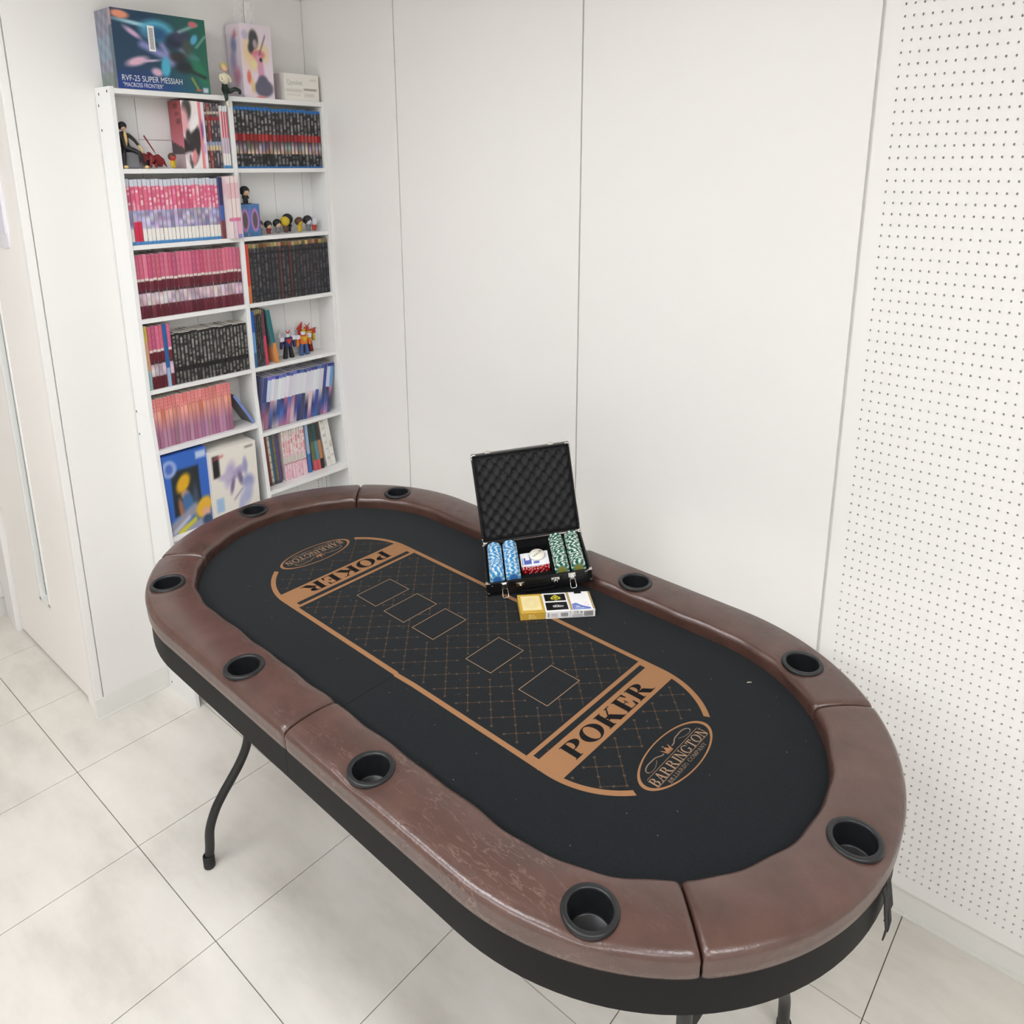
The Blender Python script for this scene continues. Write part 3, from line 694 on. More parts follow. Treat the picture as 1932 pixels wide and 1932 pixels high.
# tray with the well
obj('tray',boxes('tray',[(.004,.0095,.004,CDp-.004,.003,CH-.003),(CW-.0095,CW-.004,.004,CDp-.004,.003,CH-.003),(.0095,CW-.0095,.004,.0115,.003,CH-.004),(.0095,CW-.0095,CDp-.012,CDp-.004,.003,CH-.003),
   (.0095,.0825,.0115,CDp-.012,.003,.012),(.1565,CW-.0095,.0115,CDp-.012,.003,.012),(.0435,.0465,.0115,CDp-.012,.012,CH-.008),(.1955,.1985,.0115,CDp-.012,.012,CH-.008),
   (.0805,.0845,.0115,CDp-.012,.003,CH-.004),(.1545,.1585,.0115,CDp-.012,.003,CH-.004),(.0845,.1545,.0115,.026,.003,CH-.006),(.0845,.1545,CDp-.028,CDp-.012,.003,CH-.004),(.0845,.1545,.026,CDp-.028,.003,.009)],.0006),m_foam,case)
# latches, handle brackets, handle, little catch
def latch(x):
    l=obj('latch',boxes('latch',[(x-.0085,x+.0085,-.0022,0,CH-.012,CH+.0005),(x-.0052,x+.0052,-.0048,-.0018,CH-.016,CH-.002)],.0009),m_chrome,case)
    P=[(x-.0058,-.004,CH-.014),(x-.0066,-.0165,CH-.0265),(x-.0045,-.0185,CH-.0285),(x+.0045,-.0185,CH-.0285),(x+.0066,-.0165,CH-.0265),(x+.0058,-.004,CH-.014)]
    obj('latch_loop',tube('latch_loop',P,.0008,8),m_chrome,l)
latch(.0412); latch(.1965)
hd=obj('handle',tube('handle',spline([(.0775,-.004,CH-.013),(.0778,-.0055,CH-.020),(.083,-.0065,CH-.0262),(.118,-.007,CH-.0275),(.152,-.0065,CH-.0262),(.1577,-.0055,CH-.020),(.158,-.004,CH-.013)],6),.0022,12),m_foam,case)
for x in (.0775,.158):
    obj('handle_bracket',merge('handle_bracket',[boxes('b',[(x-.010,x+.010,-.0018,0,CH-.016,CH-.006)],.0008),boxes('b',[(x-.0045,x-.0022,-.0065,-.001,CH-.017,CH-.007),(x+.0022,x+.0045,-.0065,-.001,CH-.017,CH-.007)],.0006),lathe('b',[(0,0),(.0028,0),(.0028,.003),(0,.0042)],12,True,(x,-.004,CH-.013))]),m_chrome,case)
obj('catch',boxes('catch',[(.2265,.2335,-.0022,0,CH-.008,CH-.0005)],.0007),m_chrome,case)
obj('rivet',ball('rivet',(.0135,-.0005,CH-.006),.0013),m_chrome,case)
# lid
lid=obj('lid',None,None,case); LA=R(74.04); LD=.2208
ML=Matrix.Identity(4)
dl=Vector((0,math.cos(LA),math.sin(LA))); fn=Vector((0,-math.sin(LA),math.cos(LA)))   # lid "up", lid face normal (towards the chips)
for i in range(3): ML[i][0]=(1,0,0)[i]; ML[i][1]=dl[i]; ML[i][2]=-Vector((1,0,0)).cross(dl)[i]
zax=Vector((1,0,0)).cross(dl)
for i in range(3): ML[i][2]=zax[i]; ML[i][3]=(0,CDp,CH+.003)[i]
lid.matrix_local=ML
# zax points back or front?  the open side of the lid faces the chips (-zax if zax points away)
sg = 1 if zax.y<0 else -1
def zz(a,b): return (a*sg,b*sg)
def lb(*L): return [(a,b,c,d_,e*sg,f*sg) for a,b,c,d_,e,f in L]
DL=.019
obj('lid_shell',boxes('lid_shell',lb((0,CW,0,LD,-DL,-DL+.003),(0,.004,0,LD,-DL,0),(CW-.004,CW,0,LD,-DL,0),(0,CW,0,.004,-DL,0),(0,CW,LD-.004,LD,-DL,0)),.0008),m_case,lid)
def egg():
    nx,ny=120,108; V=[];Fc=[]
    x0,x1,y0,y1=.0065,CW-.0065,.0065,LD-.0065
    for j in range(ny+1):
        for i in range(nx+1):
            x=x0+(x1-x0)*i/nx; y=y0+(y1-y0)*j/ny
            e=min(1,min(x-x0,x1-x,y-y0,y1-y)/.006)
            h=math.cos(2*PI*x/.0285)*math.cos(2*PI*y/.0330)
            V.append((x,y,sg*(-.0095+.0080*h*e-.004*(1-e))))
    for j in range(ny):
        for i in range(nx):
            a=j*(nx+1)+i; q=(a,a+1,a+nx+2,a+nx+1); Fc.append(q if sg>0 else q[::-1])
    return pydata('foam_lining',V,Fc,True)
obj('foam_lining',egg(),m_egg,lid)
for x,sx in ((0,1),(CW,-1)):
    for y,sy in ((0,1),(LD,-1)):
        P=[(x+sx*.0005,y+sy*.011,-.0005*sg),(x,y+sy*.006,-.0003*sg),(x+sx*.0016,y+sy*.0018,-.0002*sg),(x+sx*.006,y,-.0003*sg),(x+sx*.011,y+sy*.0005,-.0005*sg)]
        obj('corner_cap',tube('corner_cap',spline(P,4),.0021,10),m_chrome,lid)
    obj('lid_trim',boxes('lid_trim',lb((x-.0006 if sx>0 else x-.0009,x+.0009 if sx>0 else x+.0006,.012,LD-.012,-.0022,.0006))),m_chrome if sx<0 else m_case,lid)
for x in (.0412,.1965):
    obj('latch_keeper',boxes('latch_keeper',lb((x-.0065,x+.0065,LD,LD+.0045,-.009,-.001),(x-.0035,x+.0035,LD+.003,LD+.0065,-.0065,-.0015)),.0006),m_chrome,lid)
for x in (.020,CW-.020):
    obj('hinge',tube('hinge',[(x-.008,-.001,-.001*sg),(x+.008,-.001,-.001*sg)],.0022,10),m_chrome,case) if 0 else None

# ---- chips: each one an object, standing on edge in four rows
def chip_mesh(name,base,spot,spot2,face,rng):
    r,t=.0170,.0031; n=40; V=[];C=[];Fc=[]
    ph=rng.random()*6.28
    def col(a):
        k=((a+ph)/(2*PI)*8)%1
        return spot if k<.33 else (spot2 if k<.38 else base)
    prof=[(0,0,'f'),(r*.56,0,'f'),(r*.60,0,'r'),(r*.9,0,'e'),(r,.0004,'e'),(r,t-.0004,'e'),(r*.9,t,'e'),(r*.60,t,'r'),(r*.56,t,'f'),(0,t,'f')]
    for (q,y,k) in prof:
        for j in range(n):
            a=2*PI*j/n; V.append((q*math.cos(a),y,q*math.sin(a)))
            C.append(lin(face if k=='f' else (mix(base,spot,.35) if k=='r' else col(a+.001))))
    for i in range(len(prof)-1):
        for j in range(n):
            j2=(j+1)%n; Fc.append((i*n+j,i*n+j2,(i+1)*n+j2,(i+1)*n+j))
    me=pydata(name,V,Fc,False); ca=me.color_attributes.new('Col','FLOAT_COLOR','POINT'); ca.data.foreach_set('color',[x for c in C for x in c])
    me.materials.append(m_print_gloss); return me
rng=random.Random(4)
blue=[chip_mesh('poker_chip',(52,150,212),(240,245,244),(206,224,196),(64,120,190),rng) for _ in range(8)]
green=[chip_mesh('poker_chip',(12,98,70),(242,246,242),(226,236,228),(150,146,70),rng) for _ in range(8)]
rows=[(.0265,blue,'blue and white poker chip standing in the row beside the tray end wall','blue chips beside the tray end wall'),
      (.0640,blue,'blue and white poker chip standing in the row next to the card well','blue chips next to the card well'),
      (.1775,green,'green and white poker chip standing in the row next to the dice','green chips next to the dice'),
      (.2155,green,'green and white poker chip standing in the row beside the chrome catch end','green chips beside the catch end')]
NCH=40
for x,ms,lb_,gr in rows:
    for k in range(NCH):
        y=.0135+k*(.128/NCH)+(.002 if ms is green else 0)
        o=obj('poker_chip',ms[rng.randrange(8)])
        jx=rng.uniform(-.0005,.0005); a=rng.random()*6.28
        o.matrix_world=MC@Matrix.Translation((x+jx,y,.0295+rng.uniform(-.0003,.0003)))@Matrix.Rotation(a,4,'Y')
        tag(o,lb_,'poker chip',gr)
# deck of cards, dealer button and dice in the well
m_cardw=mat('white card stock',(244,244,246),.35); m_cardb=mat('blue card back print',(92,108,186),.4)
dk=obj('card_deck',None); dk.matrix_world=MC@Matrix.Translation((.119,.083,.009)); tag(dk,'deck of white and blue playing cards lying in the case well','cards')
obj('card_stack',boxes('card_stack',[(-.0335,.0335,-.026,.026,0,.015)],.0008),m_cardw,dk)
obj('back_print',flat('back_print',[rc(-.030,-.0285,-.022,.006),rc(-.026,-.010,-.020,-.004),rc(-.026,-.022,-.004,.006),rc(-.012,-.008,-.020,.018),rc(-.004,.010,-.020,-.012)],.0153),m_cardb,dk)
db=obj('dealer_button',None); db.matrix_world=MC@Matrix.Translation((.126,.089,.0243))@Matrix.Rotation(R(8),4,'X'); tag(db,'round cream dealer button lying on the card deck','dealer button')
m_ivory=mat('cream acrylic',(240,234,220),.25)
obj('disc',lathe('disc',[(0,0),(.0165,0),(.0182,.0012),(.0184,.0065),(.0176,.0080),(0,.0080)],40),m_ivory,db)
tmx=text_mesh('DEALER',.0080); o=obj('lettering',tmx,mat('black print',(40,38,36),.6),db,(.001,.001,.0083),(0,0,R(40)))
# dice
m_red=mat('translucent red acrylic',(166,14,24),.12,spec=.6,coat=.5); m_pip=mat('white pip',(246,244,240),.4)
PIP={1:[(0,0)],2:[(-1,-1),(1,1)],3:[(-1,-1),(0,0),(1,1)],4:[(-1,-1),(1,1),(-1,1),(1,-1)],5:[(-1,-1),(1,1),(-1,1),(1,-1),(0,0)],6:[(-1,-1),(-1,0),(-1,1),(1,-1),(1,0),(1,1)]}
DS=.0122
ORD5=['first','second','third','fourth','fifth']
die_me=boxes('cube',[(-DS/2,DS/2,-DS/2,DS/2,0,DS)],.0012,3)
for k,(tp,fr) in enumerate(((6,1),(5,3),(4,3),(3,3),(4,2))):
    t=obj('die',None); sagx=(k-2)
    t.matrix_world=MC@Matrix.Translation((.0935+k*.01295,.047+.0035*(abs(sagx)==2),.0115+(0 if abs(sagx)<2 else .0)))@Matrix.Rotation(R(2*sagx),4,'Z')
    tag(t,ORD5[k]+' red die from the blue chips, beside the card deck','die','red dice in the case well')
    obj('cube',die_me,m_red,t)
    ms=[]
    for (a,b) in PIP[tp]: ms.append(lathe('p',[(0,DS+.0003),(.0012,DS+.0001),(.0013,DS-.0006)],10,True,(a*.0034,b*.0034,0)))
    for (a,b) in PIP[fr]:
        m_=lathe('p',[(0,.0002),(.0012,.0001),(.0013,-.0006)],10,True)
        m_.transform(Matrix.Translation((a*.0034,-DS/2,DS/2+b*.0034))@Matrix.Rotation(R(90),4,'X')); ms.append(m_)
    obj('pips',merge('pips',ms),m_pip,t)

# ---- three card boxes in front of the case
ra=Vector((-.691,-.723,0)).normalized(); rb_=Vector((-ra.y*-1,0,0)); ang=math.atan2(ra.y,ra.x)
back=Vector((-math.sin(ang),math.cos(ang),0))
P0=Vector((.9545,-1.1354,ZF+.0003))     # front left corner of the gold box
w,dp,hh=.0543,.0738,.0180
def card_box(i,label):
    t=thing('card_box',label,'card box',P0+ra*(i*(w+.0004)),ang,'card boxes lined up on the felt'); return t
m_goldbox=mat('matte gold card',(206,166,66),.35,spec=.5); m_creamp=mat('cream print',(244,228,172),.45); m_goldl=mat('gold line print',(222,196,120),.4)
m_whitebox=mat('white gloss card',(244,243,242),.3); m_blk=mat('black gloss print',(18,18,19),.3); m_yel=mat('yellow print',(214,204,60),.4); m_khak=mat('tan border print',(178,150,96),.4)
m_bl=mat('blue print',(96,120,196),.4); m_rd=mat('red print',(200,70,70),.4); m_gr=mat('grey print',(120,118,116),.5)
zt=hh+.0003
t=card_box(0,'gold card box with cream patterned face lying in front of the case')
obj('carton',boxes('carton',[(0,w,0,dp,0,hh)],.0008),m_goldbox,t)
obj('face_panel',flat('face_panel',[rc(.0065,w-.0055,.008,dp-.008)],zt),m_creamp,t)
P=[rc(.0085,w-.0075,.0100,.0106),rc(.0085,w-.0075,dp-.0106,dp-.0100),rc(.0085,.0091,.0100,dp-.01),rc(w-.0081,w-.0075,.0100,dp-.01)]
for r_ in (.005,.010,.015): P+=ring(w/2,dp/2,r_*1.1,r_*1.35,r_*1.1-.0005,r_*1.35-.0005,0,360,24)
for k in range(8):
    a=k*PI/4; P+=ring(w/2+.0105*math.cos(a),dp/2+.0165*math.sin(a),.0035,.0045,.0030,.0040,0,360,12)
obj('face_ornament',flat('face_ornament',P,zt+.0002),m_goldl,t)
def front_marks(t,rects,m,nm):
    me=boxes(nm,[(a,b,-.0005,.0002,c,d_) for a,b,c,d_ in rects]); obj(nm,me,m,t)
front_marks(t,[(.018+.0007*k*(j%2),.0200+.0007*k*(j%2)+.0012,.0040+.0036*j,.0050+.0036*j) for j in range(3) for k in range(1)]+[(.0205+.0026*k,.0222+.0026*k,.0040+.0036*j,.0051+.0036*j) for j in range(3) for k in range(6-j)],m_creamp,'small_print')
t=card_box(1,'white card box with two black panels and a yellow spade in front of the case')
obj('carton',boxes('carton',[(0,w,0,dp,0,hh)],.0008),m_whitebox,t)
obj('black_panel',flat('black_panel',[rc(.0045,w-.003,.0405,.0680)],zt),m_blk,t); obj('black_panel',flat('black_panel',[rc(.0035,w-.003,.0045,.0350)],zt),m_blk,t)
sp=[]
cx,cy=w/2+.002,.0535
def spade(k): 
    pts=[(0,.0125)]
    for q in ((-.005,.006),(-.0105,.0),(-.0112,-.004),(-.0085,-.0072),(-.004,-.0066),(-.001,-.004),(-.0012,-.0075),(-.0045,-.0105)): pts.append(q)
    pts+= [(-x,y) for x,y in pts[:0:-1]]
    return [(cx+x*k,cy+y*k) for x,y in pts]
obj('spade_emblem',flat('spade_emblem',[spade(1)],zt+.0002),m_yel,t)
obj('spade_emblem',flat('spade_emblem',[spade(.62)],zt+.0004),m_blk,t); obj('spade_emblem',flat('spade_emblem',[spade(.38)],zt+.0006),m_yel,t)
P=[]
for k,(x,y,r_) in enumerate(((.022,.0195,.0036),(.0275,.0205,.0045),(.0335,.0195,.0036))): P+=ring(x,y,r_,r_*.8,r_-.0012,r_*.8-.0010,0,360,16)
P+=[rc(.038,.0425,.0185,.0200),rc(.019,.041,.0150,.0160)]
obj('badge_print',flat('badge_print',P,zt+.0002),m_whitebox,t)
front_marks(t,[(.0335+.0011*k+.0002*(k%3),.0341+.0011*k+.0004*((k*7)%3==0),.0045,.0135) for k in range(14)],m_gr,'barcode')
front_marks(t,[(.0125+.0018*k,.0138+.0018*k,.0038+.0034*j,.0048+.0034*j) for j in range(3) for k in range(8)]+[(.005,.0062,.004,.014),(.0072,.0080,.005,.013)],m_gr,'small_print')
t=card_box(2,'white card box with tan border and blue drawing beside the padded rail')
obj('carton',boxes('carton',[(0,w,0,dp,0,hh)],.0008),m_whitebox,t)
obj('tan_border',flat('tan_border',[rc(.0008,.0055,.001,dp-.001),rc(w-.0045,w-.0008,.001,dp-.001)],zt),m_khak,t)
obj('seal',flat('seal',[rc(w/2-.0080,w/2+.0080,dp-.0085,dp-.0006)],zt+.0002),m_blk,t)
obj('blue_drawing',flat('blue_drawing',[[(.0065,.002),(.0455,.002),(.046,.008),(.030,.016),(.016,.028),(.0065,.024)]],zt),m_bl,t)
obj('white_lines',flat('white_lines',[rc(.010,.030,.0055,.0066),[(.010,.011),(.034,.006),(.034,.007),(.010,.012)],[(.008,.018),(.024,.014),(.024,.015),(.008,.019)]]+ring(.018,.013,.0035,.0030,.0025,.002,0,360,12),zt+.0002),m_whitebox,t)
obj('red_marks',flat('red_marks',[rc(.034,.0385,.022,.0228),rc(.0405,.0435,.0165,.0185),rc(.030,.033,.027,.0277),rc(.037,.042,.028,.0287)],zt),m_rd,t)
front_marks(t,[(.0300+.00115*k+.0002*(k%3),.0307+.00115*k+.0005*((k*5)%3==0),.0028,.0145) for k in range(17)],m_gr,'barcode')
front_marks(t,[(.004+.0022*k,.0056+.0022*k,.0022+.0024*j,.0031+.0024*j) for j in range(3) for k in range(11)],m_gr,'small_print')
cem=text_mesh('CE',.0085); cem.transform(Matrix.Translation((.0125,-.0006,.0128))@Matrix.Rotation(R(90),4,'X')); obj('ce_mark',cem,m_blk,t)
P_=ring(0,0,.0021,.0024,.0010,.0012,0,360,10); me=flat('sun_mark',P_,0); me.transform(Matrix.Translation((.0235,-.0006,.0128))@Matrix.Rotation(R(90),4,'X')); obj('sun_mark',me,m_blk,t)

# ================================================================== BOOKSHELF
XF=2.335; YSL=-.9960; YSR=-1.7190; DV0,DV1=-1.3555,-1.3695; ST=.0125; ZTOP=1.971
def xfront(z): return XF if z>1.0 else XF-(1.0-z)*.0875
shelf=thing('bookshelf','tall white two-column bookshelf of slim depth standing in the corner','bookshelf',(XF,-1.36,0))
def P_(o): o.location=(-XF,1.36,0); return o
def side(yl,yr,z0,z1):
    pts=[(XF,z1),(XF,z0),(XB-.0035,z0),(XB-.0035,z1)] if z0>.9 else [(XF-.0005,z1),(XF-.0875,0),(XB-.0035,0),(XB-.0035,z1)]
    return prism('side_panel',pts,yr,yl,'y',.0006)
sl=P_(obj('side_panel',side(YSL,YSL-ST,1.0006,ZTOP+.004),m_white,shelf)); sr=P_(obj('side_panel',side(YSR+ST,YSR,1.0006,ZTOP+.002),m_white,shelf))
sl2=P_(obj('side_panel',side(YSL,YSL-ST,0,1.0),m_white,shelf)); P_(obj('side_panel',side(YSR+ST,YSR,0,1.0),m_white,shelf))
P_(obj('divider',prism('divider',[(XF+.001,ZTOP-.014),(XF+.001,1.0),(XF-.0865,0),(XB-.008,0),(XB-.008,ZTOP-.014)],DV1,DV0,'y',.0006),m_white,shelf))
P_(obj('top_board',boxes('top_board',[(XF+.0005,XB-.001,YSR+ST+.0002,YSL-ST-.0002,ZTOP-.0145,ZTOP)],.0006),m_white,shelf))
ZL=[1.750,1.530,1.308,1.085,.890,.600,.110]; ZRr=[1.750,1.530,1.308,1.085,.853,.640,.110]
for z in ZL: P_(obj('shelf_board',boxes('shelf_board',[(xfront(z)+.001,XB-.008,DV0+.0003,YSL-ST-.0003,z-.0135,z)],.0005),m_white,shelf))
for z in ZRr: P_(obj('shelf_board',boxes('shelf_board',[(xfront(z)+.001,XB-.008,YSR+ST+.0003,DV1-.0003,z-.0135,z)],.0005),m_white,shelf))
# back boards, with joints that show as fine lines
for yl,yr in ((YSL-ST,-1.1040),(-1.1052,-1.2300),(-1.2312,DV0),(DV1,-1.4290),(-1.4302,-1.5570),(-1.5582,-1.6700),(-1.6712,YSR+ST)):
    for z0,z1 in ((.0,.62),(.621,1.165),(1.166,1.8345),(1.8357,ZTOP-.0146)):
        P_(obj('back_board',boxes('back_board',[(XB-.008,XB-.0045,yr,yl,z0,z1)],.0003),m_white,shelf))
hm=lathe('screw_hole',[(0,.0004),(.0026,.0004),(.0030,0),(.0030,-.0005)],14)
hm.transform(Matrix.Rotation(R(-90),4,'X')); hm.transform(Matrix.Scale(1.45,4,(0,0,1))); hm.transform(Matrix.Scale(.9,4,(1,0,0)))
for x,z in ((XB-.028,1.957),(XF+.017,1.962),(XB-.018,1.926),(XB-.019,1.858),(XB-.012,1.005),(XB-.013,.930),(XB-.020,.025)):
    o=obj('screw_hole',hm,m_hole,sl if z>1 else sl2); o.location=(x,YSL+.0002,z)
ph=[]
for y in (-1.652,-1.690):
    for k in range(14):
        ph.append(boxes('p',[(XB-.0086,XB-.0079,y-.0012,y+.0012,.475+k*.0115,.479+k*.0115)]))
o=P_(obj('painted_pin_holes',merge('painted_pin_holes',ph),m_hole,shelf)); o['kind']='stuff'  # thin dark boxes on the back board, painting the shade inside pin holes

# ------------------------------------------------------------------ books
XS=2.345
rng=random.Random(11)
def jit(c,a,r=None):
    r=r or rng; k=r.uniform(-a,a); return tuple(max(0,min(255,x+k+r.uniform(-a/3,a/3))) for x in c)
def book(yl,yr,z,h,fn,label,group,lean=0,x=XS,depth=.078,cover=(225,220,215),nu=5,nv=52,name='book',cat='book',side=None):
    w=yl-yr; cy=(yl+yr)/2
    pages=lambda u,v:(226,220,206)
    lft=(lambda u,v:side) if side else (lambda u,v:mix(cover,fn(0,v),.65))
    me=painted_box('book',0,depth,w/2,-w/2,0,h,fn,lft,lambda u,v:pages(u,v) if 0<v<1 else cover,None,nu,nv,2,8,2)
    me.materials.append(m_print)
    o=obj(name,me); o.location=(x,cy,z+.0004); o.rotation_euler=(R(lean),0,0)
    return tag(o,label,cat,group)
def specks(base,ink,seed,per=26,dens=.55):
    r=random.Random(seed); tb=[r.random()*.55+.35 if r.random()<dens else r.random()*.15 for _ in range(per+2)]
    return lambda u,v:mix(base,ink,tb[min(per,int(v*per))]) if .2<u<.82 else base
def smoothv(cols,t):
    t=max(0,min(.999,t))*(len(cols)-1); i=int(t); return mix(cols[i],cols[i+1],t-i)
ORD='first second third fourth fifth sixth seventh eighth ninth tenth eleventh twelfth thirteenth fourteenth fifteenth sixteenth seventeenth eighteenth nineteenth twentieth'.split()
ORD+=['twenty-'+q for q in ORD[:9]]
def row(n,yl,yr,z,h,painter,label,group,lean=0,hv=.002,gap=.0008,x=XS,**k):
    w=(yl-yr)/n
    for i in range(n):
        a=yl-w*i-gap; b=yl-w*(i+1)+gap
        dx=rng.uniform(-.0015,.0015)
        if lean:  # leaning books: lower edge stays on the board
            book(a,b,z+abs(math.sin(R(lean)))*(a-b)/2,h+rng.uniform(-hv,hv),painter(i),label.replace('{}',ORD[i]),group,lean,x+dx,**k)
        else: book(a,b,z,h+rng.uniform(-hv,hv),painter(i),label.replace('{}',ORD[i]),group,0,x+dx,**k)
# upper right row: black spines with blue heads and feet
def p_r1(i):
    r=random.Random(100+i); t=specks((34,32,34),(176,172,170),i,30,.7); f=specks((28,27,29),(150,150,150),i+50,30,.6)
    fig=[jit((200,160,140),50,r),jit((150,140,150),60,r),jit((90,70,70),40,r)]; red=jit((170,42,44),25,r)
    def fn(u,v):
        if v>.945 or v<.035: return (38,112,184)
        if v>.56: return t(u,v)
        if v>.45: return red if .1<u<.95 else (60,30,32)
        if v>.24: return smoothv(fig,(v-.24)/.21) if .1<u<.9 else (60,54,56)
        return f(u,v)
    return fn
row(24,-1.3715,-1.7045,1.750,.191,p_r1,'black and blue comic volume, {} from the divider on the upper right shelf','black and blue comics on the upper right shelf')
# second left row: pink and white
def p_l2(i):
    r=random.Random(200+i); pk=jit((224,104,136),16,r); mid=[jit((176,168,198),44,r) for _ in range(5)]; sp=specks(pk,(246,226,230),i,26,.45)
    red=i in (1,2)
    def fn(u,v):
        if v<.045: return (70,140,200)
        if red and v<.36: return (206,44,76)
        if v<.25: return (240,236,228)
        if v<.53: return smoothv(mid,(v-.25)/.28)
        if v<.9: return sp(u,v)
        return (206,212,222)
    return fn
row(23,-1.0105,-1.2975,1.530,.190,p_l2,'pink and white comic volume, {} from the side panel on the second left shelf','pink and white comics on the second left shelf')
book(-1.2985,-1.3105,1.530,.193,lambda u,v:(52,56,100) if v>.55 else ((70,100,170) if v>.3 else (120,60,70)),'navy comic volume at the end of the pink and white row',None,0,XS-.004)
def p_l2b(i):
    def fn(u,v):
        c=(240,222,220)
        if .64<v<.90: c=(232,190,196)
        elif .28<v<.34: c=(226,120,160)
        if i==1 and v<.28: c=(222,196,208)
        if i==2 and v<.28: c=(236,176,200) if v>.07 else (140,140,200)
        return c
    return fn
row(3,-1.3125,-1.3545,1.530,.196,p_l2b,'pale pink book pulled forward, {} after the navy volume on the second left shelf','pale pink books beside the divider',x=2.318)
# third left row
def p_l3(i):
    r=random.Random(300+i); pk=jit((206,104,130),18,r); mar=jit((104,30,46),14,r); lt=[jit((200,180,190),36,r) for _ in range(3)]; dk=(48,34,40) if i%4 else jit((40,44,70),16,r)
    def fn(u,v):
        if v>.62: return mix(pk,(226,150,164),.5 if (int(v*30)%3==0 and .2<u<.6) else 0)
        if v>.59: return (226,214,206)
        if v>.40: return mar if v>.44 else (70,40,46)
        if v>.20: return smoothv(lt,(v-.2)/.2)
        return mix(mar,(60,24,32),.3 if int(v*60)%2 else 0)
    return fn
row(27,-1.0105,-1.3535,1.308,.192,p_l3,'pink and maroon comic volume, {} from the side panel on the third left shelf','pink and maroon comics on the third left shelf')
# third right row
def p_r3(i):
    r=random.Random(400+i); top=jit((150,120,80),50,r); g_=jit((92,90,92),20,r); sp=specks((34,34,38),g_,i,30,.75)
    if i==0: return lambda u,v:(214,76,52) if v>.3 else (216,120,70)
    red=i in (9,12)
    def fn(u,v):
        if v>.94: return top
        if .82<v<.86 or .10<v<.13: return (22,24,30)
        if red and .2<u<.8: return (110,44,42)
        return sp(u,v)
    return fn
row(24,-1.3720,-1.7050,1.308,.195,p_r3,'dark comic volume, {} from the divider on the third right shelf','dark grey comics on the third right shelf')
# fourth left row
def p_l4(i):
    if i==0: return lambda u,v:(214,190,90) if v>.75 else ((220,170,130) if v>.3 else (150,190,190))
    if i==5: return lambda u,v:(40,96,160) if v>.3 else (150,180,210)
    return p_l3(i*4+1)
row(7,-1.0110,-1.0945,1.085,.198,p_l4,'tall comic volume, {} from the side panel on the fourth left shelf','pink comics at the side panel on the fourth left shelf')
def p_l4b(i):
    r=random.Random(500+i); sp=specks((44,43,42),(170,166,160),i,24,.8); f=specks((40,39,38),(150,146,140),i+9,24,.7)
    def fn(u,v):
        if u<.15 or u>.80: return (20,19,19)
        if v>.95 or .24<v<.33: return (22,21,21)
        return sp(u,v) if v>.3 else f(u,v)
    return fn
row(21,-1.0960,-1.3535,1.085,.163,p_l4b,'short black comic volume, {} after the tall pink ones on the fourth left shelf','short black comics on the fourth left shelf')
# fourth right row
book(-1.3705,-1.3855,1.085,.196,lambda u,v:(36,96,190) if v>.62 else ((110,160,214) if v>.25 else (60,110,160)),'blue comic volume against the divider on the fourth right shelf',None)
def p_r4(i):
    sp=specks((40,38,40),(110,106,104),i+80,28,.7)
    return lambda u,v:(150,140,90) if v>.93 else ((30,28,30) if u<.2 or u>.85 else sp(u,v))
row(4,-1.3860,-1.4175,1.085,.196,p_r4,'black comic volume, {} after the blue one on the fourth right shelf','black comics beside the blue one',lean=0)
book(-1.4185,-1.4280,1.0855,.190,lambda u,v:(110,56,66) if v>.55 else (206,60,96),'crimson comic volume leaning on the black ones on the fourth right shelf',None,-1.5)
book(-1.4590,-1.4700,1.0866,.192,lambda u,v:(34,110,116) if v>.37 else (224,140,60),'teal and orange comic volume leaning steeply on the fourth right shelf',None,-7.2)
# fifth left row
def p_l5(i):
    r=random.Random(600+i); top=jit((232,140,136),14,r); md=jit((232,158,140),16,r); bt=jit((176,122,150),18,r)
    if i in (2,12): md=(206,120,96)
    def fn(u,v):
        c=mix(bt,md,(v-.3)/.35); c=mix(c,top,(v-.72)/.12)
        if v>.72 and int(v*44)%3==0 and .25<u<.75: c=mix(c,(190,60,90),.5)
        return c
    return fn
row(21,-1.0110,-1.2760,.890,.164,p_l5,'pastel orange and mauve comic volume, {} from the side panel on the fifth left shelf','pastel comics on the fifth left shelf')
tb=thing('tablet','blue edged tablet leaning against the divider on the fifth left shelf','tablet',(XS,-1.3520,.8908)); 
o=obj('slab',boxes('slab',[(0,.075,-.0045,.0045,0,.128)],.001),mat('grey tablet back',(88,86,86),.4),tb,None,(R(-34),0,0)); o.rotation_euler=(R(-30),0,0); o.location=(0,.0,.0)
o2=obj('bumper',boxes('bumper',[(-.0015,.001,-.005,.005,0,.130)],.001),mat('periwinkle plastic',(120,140,200),.4),tb); o2.rotation_euler=(R(-30),0,0)
tb.location=(XS,-1.3515,.8932)
tb.rotation_euler=(0,0,0)
for q in (o,o2): q.rotation_euler=(R(-30)*-1*-1,0,0)
# fifth right row, leaning
def p_r5(i):
    r=random.Random(700+i); up=jit((222,222,230),12,r); lo=[jit(random.Random(i*3+k).choice([(70,80,140),(180,120,150),(60,100,170),(206,190,196),(60,64,96)]),20,r) for k in range(3)]; tp=jit((80,90,160),30,r)
    if i<2: up=[(60,72,130),(200,214,230)][i]
    if i>15: up=[(210,206,214),(70,80,150),(196,206,226),(110,160,214)][i-16]
    def fn(u,v):
        if v>.93: return tp
        if v>.52: return up
        return smoothv(lo,v/.52)
    return fn
row(20,-1.3730,-1.6690,.853,.190,p_r5,'leaning blue and white comic volume, {} from the divider on the fifth right shelf','blue and white comics leaning on the fifth right shelf',lean=10,gap=.0003)
